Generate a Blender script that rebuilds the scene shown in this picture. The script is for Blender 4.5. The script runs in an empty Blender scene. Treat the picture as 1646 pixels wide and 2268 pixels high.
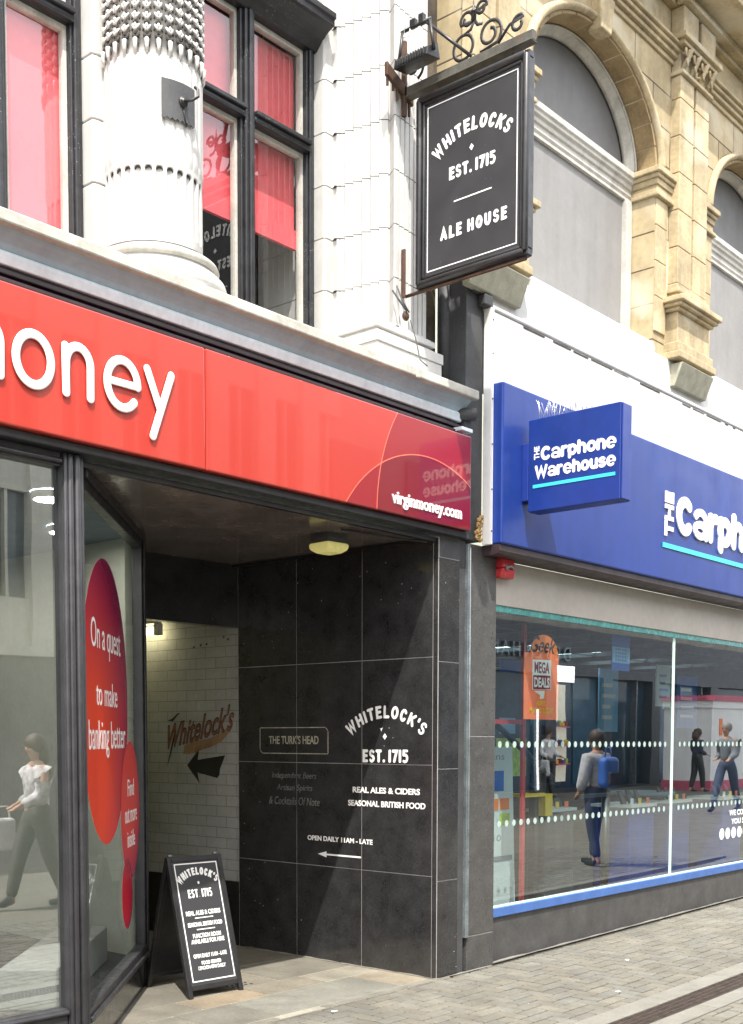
import bpy, bmesh, math, random
from mathutils import Vector, Matrix
random.seed(7)
SC = bpy.context.scene
COL = SC.collection
rad = math.radians
# ------------------------------------------------------------------ camera
cam_d = bpy.data.cameras.new("camera"); cam = bpy.data.objects.new("camera", cam_d); COL.objects.link(cam)
FPX, CXP, CYP = 2593.55, 815.47, 1805.5          # solved from the vanishing points of the photo
yaw, pit, rol = 0.855961911, -0.063973822, 0.002152227
Fw = Vector((math.sin(yaw)*math.cos(pit), math.cos(yaw)*math.cos(pit), math.sin(pit)))
R0 = Vector((math.cos(yaw), -math.sin(yaw), 0)); U0 = R0.cross(Fw)
Rg = R0*math.cos(rol)+U0*math.sin(rol); Up = -R0*math.sin(rol)+U0*math.cos(rol)
M = Matrix.Identity(4)
for i in range(3): M[i][0] = Rg[i]; M[i][1] = Up[i]; M[i][2] = -Fw[i]
M[0][3], M[1][3], M[2][3] = 0, 0, 1.6
cam.matrix_world = M
cam_d.sensor_width = 36; cam_d.sensor_height = 36; cam_d.sensor_fit = 'AUTO'
cam_d.lens = FPX/2268*36
cam_d.shift_x = (823-CXP)/2268; cam_d.shift_y = (CYP-1134)/2268
cam_d.clip_start = 0.05; cam_d.clip_end = 500
SC.camera = cam
# ------------------------------------------------------------------ world, sun, exposure
SUN = Vector((0.9, 1.0, -2.28)).normalized()
w = bpy.data.worlds.new("World"); SC.world = w; w.use_nodes = True
nt = w.node_tree; nt.nodes.clear()
sky = nt.nodes.new('ShaderNodeTexSky'); sky.sky_type = 'NISHITA'; sky.sun_disc = False
sky.sun_elevation = math.asin(-SUN.z); sky.sun_rotation = math.atan2(-SUN.x, -SUN.y)
sky.air_density = 1.0; sky.dust_density = 5.0; sky.ozone_density = .6
bg = nt.nodes.new('ShaderNodeBackground'); bg.inputs[1].default_value = 0.15
wo = nt.nodes.new('ShaderNodeOutputWorld')
tcw = nt.nodes.new('ShaderNodeTexCoord'); cn = nt.nodes.new('ShaderNodeTexNoise'); cn.inputs['Scale'].default_value = 2.2; cn.inputs['Detail'].default_value = 7
cr = nt.nodes.new('ShaderNodeMapRange'); cr.inputs[1].default_value = .40; cr.inputs[2].default_value = .66; cr.inputs[3].default_value = .30; cr.inputs[4].default_value = .95
cm = nt.nodes.new('ShaderNodeMix'); cm.data_type = 'RGBA'; cm.inputs[7].default_value = (7.6, 7.7, 7.9, 1)      # thin bright cloud over the blue
nt.links.new(tcw.outputs['Generated'], cn.inputs[0]); nt.links.new(cn.outputs[0], cr.inputs[0]); nt.links.new(cr.outputs[0], cm.inputs[0]); nt.links.new(sky.outputs[0], cm.inputs[6])
nt.links.new(cm.outputs[2], bg.inputs[0]); nt.links.new(bg.outputs[0], wo.inputs[0])
sl = bpy.data.lights.new("sun", 'SUN'); sl.energy = 2.7; sl.angle = rad(0.5); sl.color = (1, .95, .87)
so = bpy.data.objects.new("sun", sl); COL.objects.link(so)
so.rotation_euler = SUN.to_track_quat('-Z', 'Y').to_euler(); so.location = (0, -5, 20)
SC.view_settings.view_transform = 'Standard'; SC.view_settings.look = 'None'
SC.view_settings.exposure = 1.62; SC.view_settings.gamma = 1
# ------------------------------------------------------------------ materials
def L(c):
    return tuple((x/255/12.92 if x/255 <= .04045 else ((x/255+.055)/1.055)**2.4) for x in c)
MATS = {}
def mat(name, col, rough=.5, spec=.5, metal=0., var=.12, vs=3., bump=0., bs=60., specks=None, streak=0., coat=0.,
        brick=None, emit=None, es=1., attr=False, stain=None):
    if name in MATS: return MATS[name]
    m = bpy.data.materials.new(name); m.use_nodes = True; t = m.node_tree; N = t.nodes; K = t.links.new
    b = N['Principled BSDF']; b.inputs['Roughness'].default_value = rough; b.inputs['Metallic'].default_value = metal
    b.inputs['Specular IOR Level'].default_value = spec; b.inputs['Coat Weight'].default_value = coat
    b.inputs['Coat Roughness'].default_value = .06
    tc = N.new('ShaderNodeTexCoord')
    cur = N.new('ShaderNodeRGB'); cur.outputs[0].default_value = (*col, 1); cur = cur.outputs[0]
    def mix(a, bb, fac, mode='MIX'):
        x = N.new('ShaderNodeMix'); x.data_type = 'RGBA'; x.blend_type = mode
        for s, v in ((0, fac), (6, a), (7, bb)):
            if hasattr(v, 'is_linked'): K(v, x.inputs[s])
            elif s == 0: x.inputs[0].default_value = v
            else: x.inputs[s].default_value = (*v, 1)
        return x.outputs[2]
    def noise(scale, det=6, src=None, sc3=None):
        n = N.new('ShaderNodeTexNoise'); n.inputs['Scale'].default_value = scale; n.inputs['Detail'].default_value = det
        if sc3:
            mp = N.new('ShaderNodeMapping'); mp.inputs['Scale'].default_value = sc3; K(tc.outputs['Object'], mp.inputs[0]); K(mp.outputs[0], n.inputs[0])
        else: K(tc.outputs['Object'], n.inputs[0])
        return n.outputs[0]
    def ramp(v, a, bb, lo=0., hi=1.):
        r = N.new('ShaderNodeMapRange'); K(v, r.inputs[0])
        for i, q in zip((1, 2, 3, 4), (a, bb, lo, hi)): r.inputs[i].default_value = q
        return r.outputs[0]
    if attr:
        at = N.new('ShaderNodeAttribute'); at.attribute_name = 'tint'
        cur = mix(cur, at.outputs[0], 1., 'MULTIPLY')
    hgt = None
    if brick:
        br = N.new('ShaderNodeTexBrick'); sp = N.new('ShaderNodeSeparateXYZ'); cb = N.new('ShaderNodeCombineXYZ')
        K(tc.outputs['Object'], sp.inputs[0]); ax = brick.get('ax', 'xz')
        K(sp.outputs['xyz'.index(ax[0])], cb.inputs[0]); K(sp.outputs['xyz'.index(ax[1])], cb.inputs[1])
        K(cb.outputs[0], br.inputs[0])
        br.inputs['Scale'].default_value = 1; br.inputs['Brick Width'].default_value = brick['w']; br.inputs['Row Height'].default_value = brick['h']
        br.inputs['Mortar Size'].default_value = brick['m']; br.inputs['Mortar Smooth'].default_value = .25
        br.inputs['Color1'].default_value = (1, 1, 1, 1); g = 1-brick.get('v', .15); br.inputs['Color2'].default_value = (g, g, g*brick.get('warm', .97), 1)
        br.inputs['Mortar'].default_value = (1, 1, 1, 1)
        cur = mix(cur, br.outputs[0], 1., 'MULTIPLY')
        cur = mix(cur, brick['c'], br.outputs[1]); hgt = br.outputs[1]
    if var: 
        v = ramp(noise(vs), .3, .7, 1-var, 1+var); cur = mix(cur, v, 1., 'MULTIPLY')
        v = ramp(noise(vs*9, 4), .3, .7, 1-var*.6, 1+var*.6); cur = mix(cur, v, 1., 'MULTIPLY')
    if streak:
        v = ramp(noise(1, 5, sc3=(9, 9, .7)), .45, .75, 1, 1-streak); cur = mix(cur, v, 1., 'MULTIPLY')
    if stain:
        v = ramp(noise(stain[1], 7), stain[2], stain[2]+.15, 0, stain[3] if len(stain) > 3 else 1); cur = mix(cur, stain[0], v)
    if specks:
        for (sc_, th, cc, dens) in specks:
            vo = N.new('ShaderNodeTexVoronoi'); vo.inputs['Scale'].default_value = sc_; K(tc.outputs['Object'], vo.inputs[0])
            n2 = ramp(noise(dens, 2), .5, .6); d = ramp(vo.outputs[0], th*.6, th, 1, 0)
            mm = N.new('ShaderNodeMath'); mm.operation = 'MULTIPLY'; K(n2, mm.inputs[0]); K(d, mm.inputs[1])
            cur = mix(cur, cc, mm.outputs[0])
    K(cur, b.inputs['Base Color'])
    rv = ramp(noise(vs*2.3), .3, .7, max(.02, rough-.08), min(1, rough+.1)); K(rv, b.inputs['Roughness'])
    if bump or hgt:
        bp = N.new('ShaderNodeBump'); bp.inputs['Distance'].default_value = .004; bp.inputs['Strength'].default_value = max(bump, .6 if hgt else 0)
        h = ramp(noise(bs), 0, 1, 0, bump if bump else .1)
        if hgt:
            mm = N.new('ShaderNodeMath'); mm.operation = 'SUBTRACT'; K(h, mm.inputs[0]); K(hgt, mm.inputs[1]); h = mm.outputs[0]
        K(h, bp.inputs['Height']); K(bp.outputs[0], b.inputs['Normal'])
    if emit: b.inputs['Emission Color'].default_value = (*emit, 1); b.inputs['Emission Strength'].default_value = es
    MATS[name] = m; return m
def glass(name, tint=(.93, .97, .95), lo=.12, gain=1., rough=.0, ior=1.5):
    if name in MATS: return MATS[name]
    m = bpy.data.materials.new(name); m.use_nodes = True; t = m.node_tree; N = t.nodes; K = t.links.new
    N.remove(N['Principled BSDF']); o = N['Material Output']
    tr = N.new('ShaderNodeBsdfTransparent'); tr.inputs[0].default_value = (*tint, 1)
    gl = N.new('ShaderNodeBsdfGlossy'); gl.inputs['Roughness'].default_value = rough; gl.inputs[0].default_value = (.95, .97, .97, 1)
    lw = N.new('ShaderNodeLayerWeight'); lw.inputs[0].default_value = .5
    p5 = N.new('ShaderNodeMath'); p5.operation = 'POWER'; K(lw.outputs['Facing'], p5.inputs[0]); p5.inputs[1].default_value = 5
    r = N.new('ShaderNodeMath'); r.operation = 'MULTIPLY_ADD'; K(p5.outputs[0], r.inputs[0]); r.inputs[1].default_value = gain; r.inputs[2].default_value = lo; r.use_clamp = True
    mx = N.new('ShaderNodeMixShader'); K(r.outputs[0], mx.inputs[0]); K(tr.outputs[0], mx.inputs[1]); K(gl.outputs[0], mx.inputs[2]); K(mx.outputs[0], o.inputs[0])
    tc = N.new('ShaderNodeTexCoord'); nz = N.new('ShaderNodeTexNoise'); nz.inputs['Scale'].default_value = 1.3; nz.inputs['Detail'].default_value = 1; K(tc.outputs['Object'], nz.inputs[0])
    bp = N.new('ShaderNodeBump'); bp.inputs['Strength'].default_value = .05; bp.inputs['Distance'].default_value = .02; K(nz.outputs[0], bp.inputs['Height']); K(bp.outputs[0], gl.inputs['Normal'])
    MATS[name] = m; return m
# ------------------------------------------------------------------ builders
WL = {}
class MB:
    def __init__(s): s.v = []; s.f = []; s.sm = []; s.fc = []
    def add(s, vs, fs, smooth=False, tint=None):
        o = len(s.v); s.v += [Vector(q) for q in vs]
        for f in fs: s.f.append([o+i for i in f]); s.sm.append(smooth); s.fc.append(tint)
        return s
    def box(s, x0, x1, y0, y1, z0, z1, tint=None):
        if x0 > x1: x0, x1 = x1, x0
        if y0 > y1: y0, y1 = y1, y0
        vs = [(x, y, z) for z in (z0, z1) for x, y in ((x0, y0), (x1, y0), (x1, y1), (x0, y1))]
        return s.add(vs, [(3, 2, 1, 0), (4, 5, 6, 7), (0, 1, 5, 4), (1, 2, 6, 5), (2, 3, 7, 6), (3, 0, 4, 7)], tint=tint)
    def hexa(s, p): # 8 points: bottom 4 ccw, top 4 ccw
        return s.add(p, [(3, 2, 1, 0), (4, 5, 6, 7), (0, 1, 5, 4), (1, 2, 6, 5), (2, 3, 7, 6), (3, 0, 4, 7)])
    def quad(s, *p): return s.add(p, [tuple(range(len(p)))])
    def prism(s, poly, o, U, V, d, smooth=False): # polygon in plane o+a*U+b*V, extruded by vector d
        o, U, V, d = map(Vector, (o, U, V, d)); n = len(poly)
        a = [o+U*p[0]+V*p[1] for p in poly]; b = [q+d for q in a]
        s.add(a+b, [tuple(range(n))[::-1], tuple(range(n, 2*n))]+[(i, (i+1) % n, n+(i+1) % n, n+i) for i in range(n)], smooth)
        return s
    def tube(s, path, r, seg=10, caps=True, flat=None, smooth=True, flat_k=.45):
        path = [Vector(p) for p in path]; n = len(path); rr = r if isinstance(r, (list, tuple)) else [r]*n
        rings = []; ref = None
        for i, p in enumerate(path):
            t = (path[min(i+1, n-1)]-path[max(i-1, 0)])
            if t.length < 1e-9: t = Vector((0, 0, 1))
            t.normalize()
            if ref is None: ref = t.orthogonal().normalized() if not flat else Vector(flat).normalized()
            a = (ref-t*ref.dot(t)); a = a.normalized() if a.length > 1e-6 else t.orthogonal().normalized()
            b = t.cross(a)
            if not flat: ref = a
            k = flat_k if flat else 1.
            rings.append([p+(a*math.cos(q)*k+b*math.sin(q))*rr[i] for q in [2*math.pi*j/seg for j in range(seg)]])
        vs = [q for rg in rings for q in rg]; fs = []
        for i in range(n-1):
            for j in range(seg): fs.append((i*seg+j, i*seg+(j+1) % seg, (i+1)*seg+(j+1) % seg, (i+1)*seg+j))
        if caps: fs += [tuple(range(seg))[::-1], tuple(range((n-1)*seg, n*seg))]
        return s.add(vs, fs, smooth)
    def lathe(s, c, prof, seg=32, a0=0., a1=2*math.pi, smooth=True, rf=None):
        c = Vector(c); full = abs(a1-a0-2*math.pi) < 1e-6; m = seg if full else seg+1
        vs = []
        for (r, z) in prof:
            for j in range(m):
                a = a0+(a1-a0)*j/seg; q = r+(rf(a, z) if rf else 0)
                vs.append(c+Vector((q*math.cos(a), q*math.sin(a), z)))
        fs = []
        for i in range(len(prof)-1):
            for j in range(seg):
                k = (j+1) % m; fs.append((i*m+j, i*m+k, (i+1)*m+k, (i+1)*m+j))
        return s.add(vs, fs, smooth)
    def ball(s, c, r, seg=10, rings=6, sc=(1, 1, 1)):
        c = Vector(c); vs = []; fs = []
        for i in range(rings+1):
            p = math.pi*i/rings
            for j in range(seg):
                a = 2*math.pi*j/seg; vs.append(c+Vector((r*sc[0]*math.sin(p)*math.cos(a), r*sc[1]*math.sin(p)*math.sin(a), r*sc[2]*math.cos(p))))
        for i in range(rings):
            for j in range(seg): fs.append((i*seg+j, (i+1)*seg+j, (i+1)*seg+(j+1) % seg, i*seg+(j+1) % seg))
        return s.add(vs, fs, True)
    def disc(s, c, U, V, r, seg=40, th=None, ry=None):
        U, V, c = Vector(U), Vector(V), Vector(c); n = U.cross(V); ry = ry or r
        p = [(r*math.cos(2*math.pi*i/seg), ry*math.sin(2*math.pi*i/seg)) for i in range(seg)]
        if th: return s.prism(p, c, U, V, n*th)
        return s.add([c+U*a+V*b for a, b in p], [tuple(range(seg))])
    def build(s, name, m, parent=None, bevel=0., seg=2, kind=None, label=None, cat=None, group=None, auto=None):
        me = bpy.data.meshes.new(name); off = Vector(WL[parent.name]) if parent else Vector()
        me.from_pydata([v-off for v in s.v], [], s.f); 
        me.polygons.foreach_set('use_smooth', s.sm)
        if any(c is not None for c in s.fc):
            at = me.color_attributes.new('tint', 'FLOAT_COLOR', 'CORNER')
            for p in me.polygons:
                c = s.fc[p.index] or (1, 1, 1)
                for li in p.loop_indices: at.data[li].color = (*c, 1)
        me.update(); bm = bmesh.new(); bm.from_mesh(me); bmesh.ops.recalc_face_normals(bm, faces=bm.faces); bm.to_mesh(me); bm.free()
        o = bpy.data.objects.new(name, me); COL.objects.link(o); me.materials.append(m)
        if parent: o.parent = parent
        WL[o.name] = tuple(off)
        if bevel:
            b = o.modifiers.new('bevel', 'BEVEL'); b.width = bevel; b.segments = seg; b.limit_method = 'ANGLE'; b.angle_limit = rad(40)
        for k, v in (('kind', kind), ('label', label), ('category', cat), ('group', group)):
            if v: o[k] = v
        return o
def thing(name, label, cat, loc=(0, 0, 0), group=None):
    o = bpy.data.objects.new(name, None); COL.objects.link(o); o.location = loc; o.empty_display_size = .1
    o['label'] = label; o['category'] = cat
    if group: o['group'] = group
    WL[o.name] = tuple(loc); return o
def copy_thing(o, d, label=None):
    c = o.copy(); COL.objects.link(c); c.location = Vector(o.location)+Vector(d)
    if label: c['label'] = label
    def rec(a, b):
        for ch in list(a.children):
            k = ch.copy(); COL.objects.link(k); k.parent = b; rec(ch, k)
    rec(o, c); WL[c.name] = tuple(c.location); return c
DG = None
_tc = {}
def text2d(s, off=0., shear=0., ext=.5, space=1., res=4):
    key = (s, off, shear, space)
    if key in _tc: return _tc[key]
    cu = bpy.data.curves.new('t', 'FONT'); cu.body = s; cu.offset = off; cu.shear = shear; cu.extrude = .5; cu.space_character = space
    cu.resolution_u = res; cu.align_x = 'LEFT'
    ob = bpy.data.objects.new('t', cu); COL.objects.link(ob)
    dg = bpy.context.evaluated_depsgraph_get(); ev = ob.evaluated_get(dg); me = ev.to_mesh()
    vs = [v.co.copy() for v in me.vertices]; fs = [tuple(p.vertices) for p in me.polygons]
    ev.to_mesh_clear(); bpy.data.objects.remove(ob); bpy.data.curves.remove(cu)
    _tc[key] = (vs, fs); return vs, fs
def text(mb, s, o, U, V, width=None, height=None, depth=.004, off=.0, shear=0., space=1., arc=None, align='C', warp=None):
    """text laid on a plane: o = middle of its lower edge, U along, V up; fitted to width and height"""
    vs, fs = text2d(s, off, shear, space=space)
    x0 = min(v.x for v in vs); x1 = max(v.x for v in vs); y0 = min(v.y for v in vs); y1 = max(v.y for v in vs)
    U, V, o = Vector(U).normalized(), Vector(V).normalized(), Vector(o); n = U.cross(V)
    sx = (width/(x1-x0)) if width else height/(y1-y0); sy = (height/(y1-y0)) if height else sx
    out = []
    for v in vs:
        x = (v.x-(x0+x1)/2 if align == 'C' else v.x-x0)*sx; y = (v.y-y0)*sy
        if arc:
            a = x/arc; x, y = (arc+y)*math.sin(a), (arc+y)*math.cos(a)-arc
        if warp: x, y = warp(x, y)
        out.append(o+U*x+V*y+n*((v.z+.5)*depth))
    mb.add(out, fs); return mb
def arc_words(mb, s, o, U, V, R, chord, h, depth=.004, off=.03):
    """letters each kept rigid and set round a circle of radius R; o = top-of-circle baseline point"""
    U, V, o = Vector(U).normalized(), Vector(V).normalized(), Vector(o); n = U.cross(V)
    W = {'I': .42, "'": .32, 'W': 1.25}; tot = sum(W.get(c, 1) for c in s); ang = 2*math.asin(min(1, chord/2/R)); p = 0
    for c in s:
        wd = W.get(c, 1); a = (p+wd/2)/tot*ang-ang/2; p += wd
        vs, fs = text2d(c, off); x0 = min(v.x for v in vs); x1 = max(v.x for v in vs); y0 = min(v.y for v in vs); y1 = max(v.y for v in vs)
        cw = ang*R/tot*wd*.86; out = []; hh = h
        for v in vs:
            x = ((v.x-x0)/(x1-x0)-.5)*cw; y = ((v.y-y0)/(y1-y0))*hh if c != "'" else hh*(.62+.38*(v.y-y0)/(y1-y0))
            X = R*math.sin(a)+x*math.cos(a)+y*math.sin(a); Y = R*math.cos(a)-R-x*math.sin(a)+y*math.cos(a)
            out.append(o+U*X+V*Y+n*((v.z+.5)*depth))
        mb.add(out, fs)
    return mb
def ell(cx, cy, rx, ry, a0, a1, n=16): return [(cx+rx*math.cos(rad(a0+(a1-a0)*i/n)), cy+ry*math.sin(rad(a0+(a1-a0)*i/n))) for i in range(n+1)]
_S = [.84]+ell(.5, .76, .48, .27, 30, 180, 10)+ell(.5, .76, .48, .25, 180, 270, 6)[1:-1]+ell(.5, .25, .52, .25, 90, 0, 6)+ell(.5, .25, .52, .28, 0, -150, 10)[1:]
_BOWL = ell(.5, .5, .5, .5, 90, 450, 28)
GLY = {  # centre lines in a unit box: (relative width, strokes); y 0..1 is cap height or x-height
 'W': (1.35, [[(0, 1), (.24, 0), (.5, .85), (.76, 0), (1, 1)]]), 'H': (.85, [[(0, 0), (0, 1)], [(1, 0), (1, 1)], [(0, .5), (1, .5)]]), 'I': (0, [[(0, 0), (0, 1)]]), '1': (0, [[(0, 0), (0, 1)]]),
 'T': (.8, [[(0, 1), (1, 1)], [(.5, 1), (.5, 0)]]), 'E': (.68, [[(1, 1), (0, 1), (0, 0), (1, 0)], [(0, .52), (.85, .52)]]), 'L': (.66, [[(0, 1), (0, 0), (1, 0)]]),
 'O': (.9, [_BOWL]), 'C': (.8, [ell(.5, .5, .5, .5, 40, 320, 24)]), 'K': (.85, [[(0, 0), (0, 1)], [(1, 1), (.06, .42)], [(.36, .62), (1, 0)]]), 'S': (.74, [_S]),
 'A': (1.0, [[(0, 0), (.5, 1), (1, 0)], [(.2, .3), (.8, .3)]]), 'U': (.85, [[(0, 1), (0, .45)]+ell(.5, .4, .5, .4, 180, 360, 14)+[(1, 1)]]), '7': (.75, [[(0, 1), (1, 1), (.35, 0)]]),
 '5': (.80, [[.85, (.92, 1.03), (.1, 1.03), (.06, .62)], [.85, (.06, .62)]+ell(.42, .30, .56, .34, 112, -125, 18)]), '.': (0, [[(0, 0), (0, .02)]]), "'": (0, [[(0, 1), (0, .8)]]), ' ': (.35, []),
 'w^': (1.25, [[.9, (0, 1.36), (.24, 0), (.5, 1.1), (.76, 0), (1, 1.36)]]), 'c^': (.80, [[(x, y*1.33) for x, y in ell(.5, .5, .5, .5, 48, 312, 26)]]), 'a': (.70, [[(1, .62), (1, 0)], [.72]+ell(.46, .66, .54, .42, 150, 0, 14), [.70]+ell(.44, .22, .52, .28, 0, 360, 24)]),
 'r': (.42, [[(0, 0), (0, 1)], [(0, .62)]+ell(.75, .5, .75, .5, 150, 75, 8)]), 'p': (.64, [[(0, -.36), (0, 1)], ell(.46, .5, .54, .5, 180, -180, 26)]), 'h': (.62, [[(0, 0), (0, 1.36)], [(0, .5)]+ell(.5, .52, .5, .48, 160, 0, 12)+[(1, 0)]]),
 'o': (.68, [_BOWL]), 'n': (.62, [[(0, 0), (0, 1)], [(0, .5)]+ell(.5, .52, .5, .48, 160, 0, 12)+[(1, 0)]]), 'e': (.72, [[.42, (.0, .47), (1.06, .47)], [.86]+ell(.5, .5, .54, .54, 0, 180, 16), ell(.5, .5, .5, .5, 150, 215, 8), [.80]+ell(.5, .5, .54, .56, 205, 305, 12)]), 'u': (.62, [[(0, 1), (0, .48)]+ell(.5, .48, .5, .48, 180, 345, 12), [(1, 1), (1, 0)]]), 's': (.56, [_S])}
def ribbon(pts, r):
    P2 = [Vector(p) for p in pts]; P2 = [p for i, p in enumerate(P2) if i == 0 or (p-P2[i-1]).length > 1e-5]; n = len(P2)
    closed = (P2[0]-P2[-1]).length < 1e-3
    Lf, Rt = [], []
    for i in range(n):
        a = P2[i]-P2[i-1] if i > 0 else (P2[-1]-P2[-2] if closed else P2[1]-P2[0]); b = P2[i+1]-P2[i] if i < n-1 else (P2[1]-P2[0] if closed else a)
        a, b = a.normalized(), b.normalized(); t_ = (a+b); t_ = t_.normalized() if t_.length > .25 else a
        k = r/max(.45, t_.dot(a)); nn = Vector((-t_.y, t_.x))*k; Lf.append(P2[i]+nn); Rt.append(P2[i]-nn)
    return Lf, Rt, P2, closed
def stroke_glyph(mb, strokes, f3, r, depth, k0=0):
    """flat round-ended strokes; f3 maps (x, y, height) to 3-D"""
    for si, st_ in enumerate(strokes):
        rf_ = r
        if not isinstance(st_[0], tuple): rf_ = r*st_[0]; st_ = st_[1:]
        d = depth*(1+.06*(si+k0)); Lf, Rt, P2, closed = ribbon(st_, rf_); n = len(P2)
        vs = [f3(p.x, p.y, d) for p in Lf]+[f3(p.x, p.y, d) for p in Rt]+[f3(p.x, p.y, 0) for p in Lf]+[f3(p.x, p.y, 0) for p in Rt]; fs = []
        for i in range(n-1): fs += [(n+i, n+i+1, i+1, i), (i, i+1, 2*n+i+1, 2*n+i), (n+i+1, n+i, 3*n+i, 3*n+i+1)]
        mb.add(vs, fs)
        if not closed:
            for p, q in ((P2[0], P2[1]), (P2[-1], P2[-2])):
                a0 = math.atan2((p-q).y, (p-q).x); ps = [p+Vector((math.cos(a0+t_), math.sin(a0+t_)))*rf_ for t_ in [(-.5+i/8)*math.pi for i in range(9)]]
                m_ = len(ps); mb.add([f3(v.x, v.y, d) for v in ps]+[f3(v.x, v.y, 0) for v in ps], [tuple(range(m_))]+[(i, i+1, m_+i+1, m_+i) for i in range(m_-1)])
def stroke_text(mb, s, o, U, V, width, height, r, depth=.002, arc=None, gap=.18, fit=1.):
    """round-ended lettering: o = middle of the baseline; height = cap or x-height; r = half stroke in metres"""
    U, V, o = Vector(U).normalized(), Vector(V).normalized(), Vector(o); n = U.cross(V)
    low = any(q.islower() for q in s); toks = [{'C': 'c^', 'W': 'w^'}.get(c, c) if low else c for c in s]
    adv = [GLY[c][0] for c in toks]; g_ = gap
    # solve the letter scale so that the whole word has the asked width
    fixed = 2*r*len([c for c in toks if c != ' ']); rel = sum(adv)+g_*(len(toks)-1)
    sc = (width-fixed)/rel; x = -width/2
    for c, a in zip(toks, adv):
        w_ = a*sc
        if c == ' ': x += w_+g_*sc; continue
        x0 = x+r; mx = x+r+w_/2
        if arc:
            th = mx/arc
            def f3(px, py, d, th=th, mx=mx):
                lx, ly = px-mx, py
                return o+U*(arc*math.sin(th)+lx*math.cos(th)+ly*math.sin(th))+V*(arc*math.cos(th)-arc-lx*math.sin(th)+ly*math.cos(th))+n*d
        else:
            def f3(px, py, d): return o+U*px+V*py+n*d
        hh = height-2*r
        fx = lambda st_: [(x0+p[0]*w_, r+p[1]*hh) if isinstance(p, tuple) else p for p in st_]
        stroke_glyph(mb, [fx(st_) for st_ in GLY[c][1]], f3, r, depth)
        x += w_+2*r+g_*sc
    return mb
XP, XN, YN, ZP = Vector((1, 0, 0)), Vector((-1, 0, 0)), Vector((0, -1, 0)), Vector((0, 0, 1))
# ---- palette
m_faience = mat('white faience', (.53, .525, .505), .42, var=.07, bump=.18, bs=25, streak=.16, stain=((.40, .385, .34), 2.6, .60, .5))
m_sootshade = mat('soot crust', (.045, .04, .035), .9, var=.3)  # black for grime, and for shade painted into the column carving
m_lip = mat('weathered cornice stone', (.46, .45, .40), .8, var=.16, vs=5, streak=.22, bump=.3, bs=40)
m_greyp = mat('grey painted moulding', (.36, .47, .54), .55, var=.1, streak=.1, bump=.1, bs=30)
m_greyl = mat('pale grey painted moulding', (.70, .79, .84), .55, var=.1, streak=.12, bump=.1, bs=30)
m_maroon = mat('dark maroon trim', (.030, .018, .022), .45, var=.25)
m_frame = mat('black painted timber', (.022, .023, .026), .42, var=.35, vs=14, streak=.2, bump=.35, bs=90, specks=[(55, .16, (.35, .34, .33), 3)])
m_white = mat('white paint', (.80, .80, .79), .45, var=.05, streak=.06)
m_alu = mat('dark bronze aluminium', (.030, .030, .033), .36, spec=.5, var=.25, vs=10, streak=.25)
m_tile = mat('black polished stone', (.027, .027, .028), .14, spec=.65, var=.3, vs=7, bump=.02, bs=60,
             specks=[(16, .075, (.5, .5, .48), 1.3), (70, .10, (.22, .22, .21), 2.6), (150, .3, (.055, .055, .055), 30)])
m_grout = mat('pale grout', (.34, .335, .32), .9, var=.2)
m_granite = mat('grey granite', (.060, .059, .057), .34, var=.2, vs=9, specks=[(210, .38, (.17, .165, .16), 60), (20, .07, (.5, .5, .48), 3)])
m_plinth = mat('dark grey granite', (.060, .059, .059), .4, var=.22, vs=6, specks=[(190, .36, (.11, .11, .11), 60), (14, .05, (.5, .5, .5), 2)])
m_ceil = mat('brown black gloss ceiling', (.17, .145, .135), .16, spec=.8, var=.35, vs=3)
m_blackp = mat('black satin paint', (.017, .017, .018), .35, var=.3, vs=10, bump=.1)
m_sign = mat('charcoal sign face', (.036, .036, .039), .42, spec=.4, var=.05, specks=[(34, .06, (.4, .4, .4), 3)])
m_letter = mat('white lettering', (.82, .82, .80), .5, var=.03)
m_oldlet = mat('worn cream lettering', (.42, .40, .31), .6, var=.3, vs=20)
m_dimlet = mat('dim grey lettering', (.16, .16, .155), .6, var=.45, vs=12)
m_rust = mat('rusty iron', (.075, .038, .022), .75, var=.45, vs=18, bump=.4)
m_iron = mat('black wrought iron', (.020, .019, .019), .4, var=.3, vs=20)
m_drain = mat('grey bitumen painted wall', (.055, .057, .06), .6, var=.22, vs=6, streak=.25, specks=[(40, .08, (.5, .5, .48), 4)])
m_brown = mat('sooty brown brickwork', (.095, .075, .055), .9, var=.4, vs=5, streak=.5, bump=.5, bs=50, stain=((.02, .018, .016), 3, .52, .8))
m_plaster = mat('white painted stone', (.62, .62, .61), .6, var=.05, bump=.12, bs=14, streak=.12)
m_render = mat('grey green render', (.36, .35, .27), .85, var=.16, vs=14, bump=.4, bs=60)
stone_c = (.43, .350, .215)
m_stone = mat('sandstone blocks', stone_c, .85, var=.16, vs=2.2, bump=.3, bs=70, streak=.22, brick=dict(w=.62, h=.29, m=.007, c=(.09, .065, .04), v=.24, warm=.9), stain=((.60, .55, .43), 1.6, .52, .75))
m_stonep = mat('plain sandstone', stone_c, .85, var=.22, vs=4, bump=.3, bs=70, streak=.3, stain=((.58, .53, .41), 2.4, .55, .7))
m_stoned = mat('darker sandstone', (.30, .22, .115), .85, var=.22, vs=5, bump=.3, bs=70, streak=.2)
m_board = mat('grey window board', (.235, .23, .225), .6, var=.06, streak=.12)
m_board2 = mat('slate grey lunette board', (.155, .153, .153), .6, var=.06, streak=.08)
m_wframe = mat('old white window frame', (.50, .485, .44), .6, var=.15, vs=6, streak=.25)
m_bluef = mat('royal blue sign panel', (.010, .034, .205), .36, spec=.4, var=.10, vs=1.5, streak=.14)
m_bluedk = mat('royal blue box edge', (.012, .034, .215), .35, var=.08)
m_cyan = mat('cyan stripe', (.05, .62, .72), .4, var=.03)
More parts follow.
